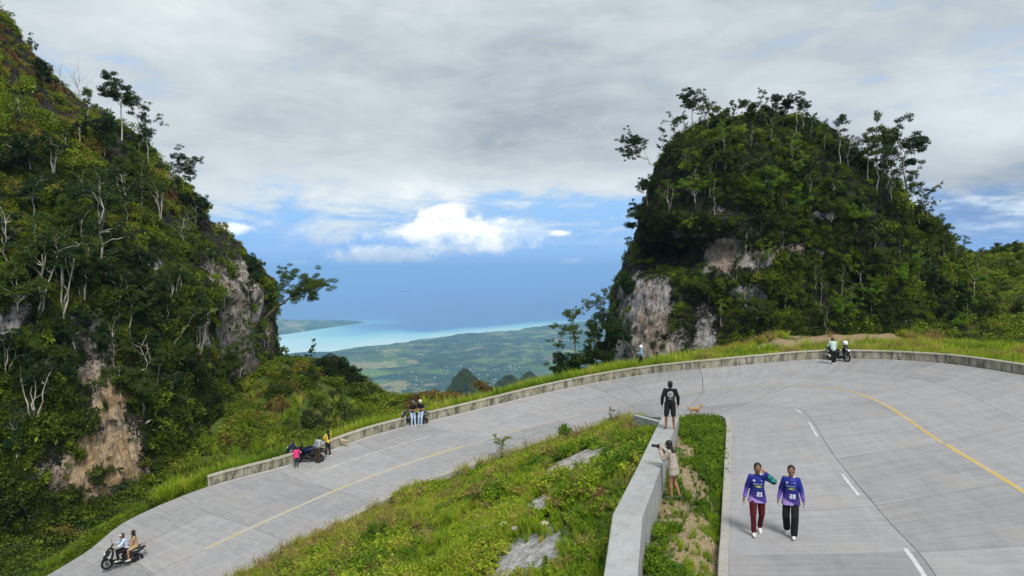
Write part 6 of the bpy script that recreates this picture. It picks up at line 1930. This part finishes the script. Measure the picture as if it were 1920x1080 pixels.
def scooter(loc, heading, body_m, label, lean=0.0, extra=None, pitch=0.0):
    key = body_m.name
    t = thing('scooter', loc, heading, label, 'scooter')
    t.rotation_euler = (pitch, lean, heading)
    if key not in _sc:
        P = {}
        def mk(nm, pf, mat, sm=True, sub=()): P.setdefault('l', []).append((nm, py_mesh(nm, pf[0], pf[1], mat, sm), sub))
        for cy in (.66, -.62):
            spokes = [tb([(0, cy + .03 * math.cos(a), .25 + .03 * math.sin(a)), (0, cy + .17 * math.cos(a), .25 + .17 * math.sin(a))], [.016, .011], 5) for a in np.arange(5) * 2 * PI / 5]
            rim = py_mesh('rim', *many(torus_x(cy, .25, .172, .016, 1.6, 28, 6), *spokes, tb([(-.06, cy, .25), (.06, cy, .25)], .035, 10)), RIM, True)
            disc = py_mesh('brake_disc', *tb([(.05, cy, .25), (.056, cy, .25)], .10, 20), STEEL)
            P['l'] = P.get('l', []); P['l'].append(('wheel', py_mesh('tyre', *torus_x(cy, .25, .205, .052, 1.05), TYRE, True), (('rim', rim), ('brake_disc', disc))))
        mk('front_fender', loft([(.90, .36, .045, .01), (.84, .47, .062, .014), (.72, .53, .066, .016), (.58, .50, .06, .014), (.50, .42, .04, .01)]), body_m)
        mk('fork', many(tb([(-.075, .66, .25), (-.06, .54, .62)], .018), tb([(.075, .66, .25), (.06, .54, .62)], .018)), STEEL)
        mk('front_fairing', loft([(.80, .52, .04, .03), (.76, .60, .13, .07), (.66, .72, .19, .10), (.56, .86, .20, .09), (.47, .98, .14, .05), (.44, 1.02, .06, .02)]), body_m)
        mk('leg_shield', loft([(.52, .36, .13, .05), (.46, .50, .19, .05), (.42, .66, .22, .05), (.40, .84, .19, .045), (.40, .92, .12, .03)]), body_m)
        mk('windscreen', loft([(.52, .98, .13, .006), (.46, 1.08, .13, .006), (.41, 1.17, .10, .005), (.39, 1.21, .05, .004)]), SCREEN)
        mk('headlight', loft([(.80, .66, .03, .02), (.795, .70, .11, .035), (.74, .77, .12, .03), (.72, .80, .05, .01)]), CLRL)
        mk('floorboard', loft([(.46, .34, .13, .05), (.30, .31, .17, .06), (.05, .30, .17, .065), (-.12, .33, .15, .08)]), DKPL)
        mk('belly', loft([(.40, .24, .07, .05), (.10, .20, .11, .07), (-.30, .24, .12, .08), (-.45, .28, .09, .07)]), DKPL)
        mk('rear_body', loft([(.02, .44, .10, .12), (-.14, .54, .16, .16), (-.40, .60, .18, .15), (-.68, .68, .16, .10), (-.88, .76, .09, .06), (-.98, .80, .03, .02)]), body_m)
        mk('seat', loft([(.06, .66, .07, .03), (-.06, .72, .13, .05), (-.26, .735, .155, .055), (-.36, .755, .155, .06), (-.52, .81, .145, .06), (-.72, .835, .12, .05), (-.82, .84, .07, .03)]), SEATM)
        mk('tail_light', loft([(-.93, .76, .03, .02), (-.955, .77, .09, .03), (-.99, .79, .05, .015)]), REDL)
        mk('grab_rail', tb([(-.14, -.62, .82), (-.15, -.82, .88), (-.07, -.95, .90), (.07, -.95, .90), (.15, -.82, .88), (.14, -.62, .82)], .013), STEEL)
        mk('rear_fender', loft([(-.86, .66, .05, .01), (-.93, .56, .05, .01), (-.99, .42, .045, .01), (-1.01, .36, .03, .008)]), DKPL)
        mk('exhaust', many(tb([(.10, -.10, .20), (.15, -.36, .22)], .025), tb([(.155, -.36, .23), (.185, -.56, .30), (.19, -.86, .40)], [.045, .062, .055], 12)), STEEL)
        mk('engine', many(loft([(-.20, .30, .09, .09), (-.40, .30, .11, .10), (-.66, .27, .09, .07)]), tb([(-.11, -.62, .25), (-.13, -.64, .30), (-.10, -.66, .62)], .02)), DKPL)
        mk('handlebar', many(tb([(-.34, .36, 1.00), (-.20, .43, 1.02), (0, .46, .98), (.20, .43, 1.02), (.34, .36, 1.00)], .014)), DKPL)
        for s in (-1, 1):
            mk('grip', tb([(s * .24, .405, 1.015), (s * .35, .35, 1.0)], .020), SEATM)
            mk('mirror', many(tb([(s * .22, .43, 1.03), (s * .26, .45, 1.14), (s * .30, .44, 1.20)], .007, 6), loft([(.41, 1.22, .02, .02), (.42, 1.22, .065, .042), (.45, 1.22, .055, .036), (.46, 1.22, .01, .01)])) if False else
               many(tb([(s * .22, .43, 1.03), (s * .26, .45, 1.14), (s * .30, .44, 1.20)], .007, 6), ell((s * .33, .44, 1.22), .065, .018, .040)), DKPL)
        mk('side_stand', tb([(-.10, .0, .20), (-.22, .02, .02)], .012), STEEL)
        _sc[key] = P['l']
    for nm, me, sub in _sc[key]:
        o = link(nm, me, t)
        for sn, sme in sub: link(sn, sme, o)
    return t
def head_to(px0, py0, px1, py1, z=None):
    """heading (rotation about z of +y) from one photo point on the road to another"""
    a, b = roadpt(px0, py0), roadpt(px1, py1)
    d = b - a
    return math.atan2(-d[0], d[1]), a, b
BLKP = flat('black_gloss_paint', (.012, .012, .013), .22, .6, 0, .1); BLUP = flat('dark_blue_paint', (.012, .02, .10), .25, .6, 0, .1); GRYP = flat('dark_grey_paint', (.03, .032, .035), .3, .6, 0, .1)

# ---- riders coming down at the lower left
h1, a1, b1 = head_to(256, 1052, 205, 1072)
c1 = (a1 + b1) / 2
sc1 = scooter(tuple(c1), h1 + .05, BLKP, 'black scooter carrying two riders at the bottom left of the road', 0.0)
RIDE = dict(pel=(0, -.18, .84), wai=(0, -.16, .98), che=(0, -.08, 1.17), nec=(0, -.02, 1.33), hea=(0, .03, 1.46), sL=(-.17, -.05, 1.28), sR=(.17, -.05, 1.28), eL=(-.25, .12, 1.10), eR=(.25, .12, 1.10), wL=(-.28, .30, 1.03), wR=(.28, .30, 1.03),
            hL=(-.10, -.16, .82), hR=(.10, -.16, .82), kL=(-.19, .24, .74), kR=(.19, .24, .74), aL=(-.19, .20, .40), aR=(.19, .20, .40))
LBLU = flat('pale_blue_cloth', (.50, .60, .74), .8, .2, 0, .1, 14)
t_r, JJ, mk = person(tuple(c1), h1 + .05, 1.65, RIDE, 'rider in pale blue shirt and beige cap steering the black scooter', SK_TAN, [('shirt', 'shirt', LBLU, dict(sleeve=1.5, loose=.035, hem=.02)), ('trousers', 'trouser', BLK, dict(length=2, loose=.014)), ('shoe', 'shoes', SHOE_W, {})], 'riders on the black scooter', vox=.013, curlL=1.3, curlR=1.3, pnL=(0, 0, -1), pnR=(0, 0, -1))
CAPM = flat('beige_cap', (.55, .47, .36), .85)
h = A3(*JJ['hea'])
link('cap', fuse('cap', [ell(h + [0, -.005, .045], .088, .100, .075), ell(h + [0, .10, .045], .07, .075, .014)], CAPM, .012, 1), t_r)
TANC = flat('tan_cloth', (.42, .29, .17), .85, .2, 0, .1, 14)
PASS = dict(pel=(0, -.56, .92), wai=(0, -.54, 1.06), che=(0, -.50, 1.26), nec=(0, -.47, 1.42), hea=(0, -.44, 1.56), sL=(-.16, -.48, 1.37), sR=(.16, -.48, 1.37), eL=(-.21, -.38, 1.14), eR=(.21, -.38, 1.14), wL=(-.15, -.22, 1.06), wR=(.15, -.22, 1.06),
            hL=(-.10, -.54, .90), hR=(.10, -.54, .90), kL=(-.24, -.20, .80), kR=(.24, -.20, .80), aL=(-.25, -.24, .36), aR=(.25, -.24, .36), face=(.3, 1, .1))
t_p, JJ, mk = person(tuple(c1), h1 + .05, 1.62, PASS, 'passenger in tan outfit with dark hair sitting behind the rider in pale blue', SK_TAN, [('shirt', 'shirt', TANC, dict(sleeve=.5, loose=.022, hem=.02)), ('shorts', 'trouser', TANC, dict(length=.75, loose=.014)), ('shoe', 'shoes', SHOE_W, {})], 'riders on the black scooter', hair='long', vox=.013, curlL=.9, curlR=.9)

# ---- family at the downhill parapet: dark blue and black scooters
h2, a2, b2 = head_to(588, 866, 546, 872)
sc2 = scooter(tuple(roadpt(562, 864) + [0, .1, 0]), h2 - .1, BLUP, 'dark blue scooter parked against the parapet, nearest to the child in pink', .12)
h3, a3, b3 = head_to(600, 858, 556, 868)
q3 = roadpt(580, 867)
sc3 = scooter(tuple(q3), h2 - .12, BLKP, 'black scooter parked behind the dark blue one beside the backpack wearer', .12)
PNK = flat('pink_cloth', (.75, .05, .22), .8, .2, 0, .15, 12)
pc_ = roadpt(556, 877)
t_c, JJ, mk = person(tuple(pc_), .5, 1.22, dict(face=(-.2, 1, -.2), eR=(.22, .10, 1.12), wR=(.12, .26, 1.15), kL=(-.10, .04, .47)), 'child in bright pink top standing by the front of the dark blue scooter', SK_BROWN, [('top', 'shirt', PNK, dict(sleeve=1.2, loose=.045, hem=.10, flare=.03)), ('leggings', 'trouser', flat('teal_leggings', (.03, .06, .07), .8), dict(length=1.7, loose=.006)), ('shoe', 'shoes', flat('brown_shoe', (.10, .05, .03), .8), {})], vox=.015)
pbk = roadpt(596, 868)
BRN = flat('olive_brown_cloth', (.06, .045, .03), .85, .2, 0, .15, 12); STRP = flat('grey_striped_cloth', (.20, .23, .27), .8, .2, 0, .9, 26)
t_b, JJ, mk = person(tuple(pbk), -.45, 1.60, dict(che=(0, .06, 1.22), nec=(0, .12, 1.37), hea=(0, .19, 1.49), face=(.1, 1, -.35), sL=(-.17, .08, 1.32), sR=(.17, .08, 1.32), eL=(-.22, .20, 1.10), eR=(.22, .22, 1.12), wL=(-.12, .38, 1.14), wR=(.14, .40, 1.16)), 'person with striped backpack and brown trousers bending over the black scooter', SK_BROWN,
    [('top', 'shirt', flat('light_grey_cloth', (.42, .45, .50), .8), dict(sleeve=1.0, loose=.02, hem=.02)), ('trousers', 'trouser', BRN, dict(length=2, loose=.02)), ('shoe', 'shoes', BLK, {})], vox=.014)
bp = link('backpack', fuse('backpack', [cap((-.06, -.15, 1.02), (-.06, -.12, 1.30), .08, .075), cap((.06, -.15, 1.02), (.06, -.12, 1.30), .08, .075), cap((0, -.19, 1.03), (0, -.18, 1.16), .075, .07)], STRP, .014, 2), None, tuple(pbk), 'dark backpack with pale stripes worn by the person in brown trousers', 'backpack')
bp.rotation_euler = t_b.rotation_euler; bp.scale = t_b.scale
YELC = flat('yellow_cloth', (.70, .52, .08), .8, .2, 0, .1, 14)
py_ = roadpt(615, 856)
t_y, JJ, mk = person(tuple(py_), .95, 1.60, dict(eL=(-.22, .08, 1.12), wL=(-.10, .24, 1.20), eR=(.22, .08, 1.12), wR=(.10, .26, 1.22), kR=(.10, .0, .47), aR=(.11, -.10, .075), aL=(-.10, .10, .075)), 'woman in yellow top and black trousers standing at the rear of the parked scooters', SK_TAN,
    [('top', 'shirt', YELC, dict(sleeve=1.2, loose=.03, hem=.03)), ('trousers', 'trouser', BLK, dict(length=2, loose=.004)), ('shoe', 'shoes', SHOE_W, {})], hair='long', vox=.013)
# yellow helmet left on the handlebar
def loose_helmet(p, mat, label, s=1.0):
    t = thing('helmet', tuple(p), 1.2, label, 'helmet')
    link('shell', fuse('shell', [ell((0, 0, .13), .125 * s, .145 * s, .125 * s), ell((0, -.02, .07), .118 * s, .12 * s, .075 * s)], mat, .012, 2), t)
    v, F = ell((0, .06, .11), .095 * s, .095 * s, .05 * s); link('visor', py_mesh('visor', v, F, SCREEN, True), t)
hp = Matrix.LocRotScale(sc3.location, sc3.rotation_euler, sc3.scale) @ Vector((0, -.55, .86))
loose_helmet(hp, flat('yellow_shell', (.70, .62, .18), .3, .5), 'yellow and white helmet resting on the seat of the parked black scooter')

# ---- couple with helmets leaning on a scooter at the parapet
h4, a4, b4 = head_to(795, 795, 755, 801)
sc4 = scooter(tuple((a4 + b4) / 2 + [0.05, .15, 0]), h4 - .02, GRYP, 'dark grey scooter at the parapet with a helmeted couple leaning on it', .08)
JEAN = flat('light_jeans', (.42, .52, .68), .85, .2, 0, .12, 16)
for k, (px, lab, f_, hm) in enumerate(((775, 'left one of the couple leaning on the scooter: dark helmet, black shirt, light jeans', PI + .5, flat('dark_helmet', (.10, .09, .085), .3, .5)), (788, 'right one of the couple leaning on the scooter: cream helmet, black shirt, light jeans', PI - .3, flat('cream_helmet', (.62, .56, .44), .35, .5)))):
    q = roadpt(px, 799 - k * 2)
    t_, JJ, mk = person(tuple(q), f_, 1.66, dict(pel=(0, -.12, .86), wai=(0, -.12, 1.0), che=(0, -.08, 1.20), nec=(0, -.04, 1.36), hea=(0, .0, 1.49), sL=(-.17, -.07, 1.30), sR=(.17, -.07, 1.30), hL=(-.09, -.12, .84), hR=(.09, -.12, .84), kL=(-.10, .02, .46), aL=(-.10, .05, .075), aR=(.12, .0, .075),
        eL=(-.22, -.02, 1.06), wL=(-.08, .14, 1.02), eR=(.22, -.02, 1.06), wR=(.08, .14, 1.04), face=(.2 - .4 * k, 1, -.25)), lab, SK_TAN, [('shirt', 'shirt', BLK, dict(sleeve=.7, loose=.022, hem=.0)), ('jeans', 'trouser', JEAN, dict(length=2, loose=.012)), ('shoe', 'shoes', SHOE_W, {})], 'helmeted couple leaning on the scooter', hair=None, vox=.013)
    helmet(JJ, t_, hm, SCREEN)

# ---- man leaning on a scooter at the far bend
h5, a5, b5 = head_to(1562, 675, 1597, 679)
sc5 = scooter(tuple((a5 + b5) / 2 + [-.25, .1, 0]), h5, BLKP, 'black scooter parked at the far bend below the dome hill', -.1)
MINT = flat('mint_cloth', (.48, .60, .54), .8, .2, 0, .08, 14)
q = roadpt(1563, 683)
t_, JJ, mk = person(tuple(q), -.12, 1.70, dict(pel=(0, .08, .88), wai=(0, .10, 1.02), che=(0, .16, 1.20), nec=(0, .21, 1.35), hea=(0, .27, 1.46), face=(0, 1, -.45), sL=(-.18, .17, 1.30), sR=(.18, .17, 1.30), hL=(-.09, .08, .86), hR=(.09, .08, .86), eL=(-.24, .28, 1.08), wL=(-.10, .42, 1.12), eR=(.24, .28, 1.08), wR=(.10, .42, 1.12), kL=(-.06, .06, .46), aL=(-.06, 0, .075), aR=(.06, .05, .075)),
    'man in pale mint shirt leaning on the scooter at the far bend, back turned', SK_TAN, [('shirt', 'shirt', MINT, dict(sleeve=1.3, loose=.04, hem=.02)), ('trousers', 'trouser', BLK, dict(length=2, loose=.014)), ('shoe', 'shoes', SHOE_W, {})], vox=.013)
hp = Matrix.LocRotScale(sc5.location, sc5.rotation_euler, sc5.scale) @ Vector((.0, .47, 1.06))
loose_helmet(hp, flat('white_shell', (.78, .78, .80), .3, .5), 'white helmet hung on the handlebar of the scooter at the far bend', 1.15)

# ---- helmeted walker beyond the parapet
q = PY(1202, 690, 50.0)
q[2] = q[2] - .05
DEN = flat('denim', (.22, .36, .50), .85, .2, 0, .25, 16)
t_, JJ, mk = person(tuple(q), R(82), 1.66, dict(aL=(-.09, .12, .075), kL=(-.10, .12, .48), aR=(.09, -.30, .12), kR=(.10, -.06, .46), face=(0, 1, -.3), eL=(-.22, .02, 1.10), wL=(-.18, .22, 1.12), eR=(.22, .02, 1.10), wR=(.14, .22, 1.10)), 'walker with white helmet and denim jacket behind the parapet at the foot of the dome', SK_TAN,
    [('jacket', 'shirt', DEN, dict(sleeve=2, loose=.035, hem=.03)), ('trousers', 'trouser', BLK, dict(length=2, loose=.01)), ('shoe', 'shoes', SHOE_W, {})], hair=None, vox=.013)
helmet(JJ, t_, flat('white_shell', (.78, .78, .80), .3, .5), SCREEN)

# ---- dogs
def dog(loc, heading, col, label, s=1.0, stride=.06):
    t = thing('dog', tuple(loc), heading, label, 'dog')
    t.scale = (s, s, s)
    p = [cap((0, .16, .40), (0, -.02, .40), .092, .078, 1.1), cap((0, -.02, .40), (0, -.20, .42), .075, .070), cap((0, .20, .44), (0, .31, .56), .060, .045), cap((0, .31, .57), (0, .36, .58), .052, .045), cap((0, .37, .565), (0, .46, .54), .030, .020)]
    for sx in (-1, 1):
        p += [cap((sx * .03, .30, .62), (sx * .045, .29, .665), .018, .008)]
        y0 = .17 + sx * stride
        p += [cap((sx * .05, .17, .38), (sx * .05, .155 + sx * stride * .5, .24), .040, .024), cap((sx * .05, .155 + sx * stride * .5, .24), (sx * .05, y0, .04), .020, .015), cap((sx * .05, y0, .02), (sx * .05, y0 + .03, .018), .018, .015)]
        y1 = -.24 - sx * stride
        p += [cap((sx * .045, -.20, .40), (sx * .055, -.13 - sx * stride * .4, .27), .055, .034), cap((sx * .055, -.13 - sx * stride * .4, .27), (sx * .055, y1 - .02, .16), .028, .018), cap((sx * .055, y1 - .02, .16), (sx * .055, y1, .03), .017, .014), cap((sx * .055, y1, .02), (sx * .055, y1 + .035, .018), .018, .015)]
    link('body', fuse('body', p, col, .009, 2), t)
    link('tail', fuse('tail', [cap((0, -.26, .45), (0, -.34, .52), .018, .014), cap((0, -.34, .52), (0, -.36, .60), .014, .008)], col, .007, 1), t)
TAN = flat('tan_fur', (.42, .25, .12), .9, .1, 0, .2, 20); PAL = flat('pale_fur', (.50, .40, .28), .9, .1, 0, .15, 20)
dog(roadpt(1302, 783), R(-88), TAN, 'tan dog walking across the road near the grass strip tip', .92)
dog(roadpt(645, 838), R(75), PAL, 'pale sandy dog beside the parapet right of the woman in yellow', .95, .04)
bpy.data.scenes.remove(_tmp)
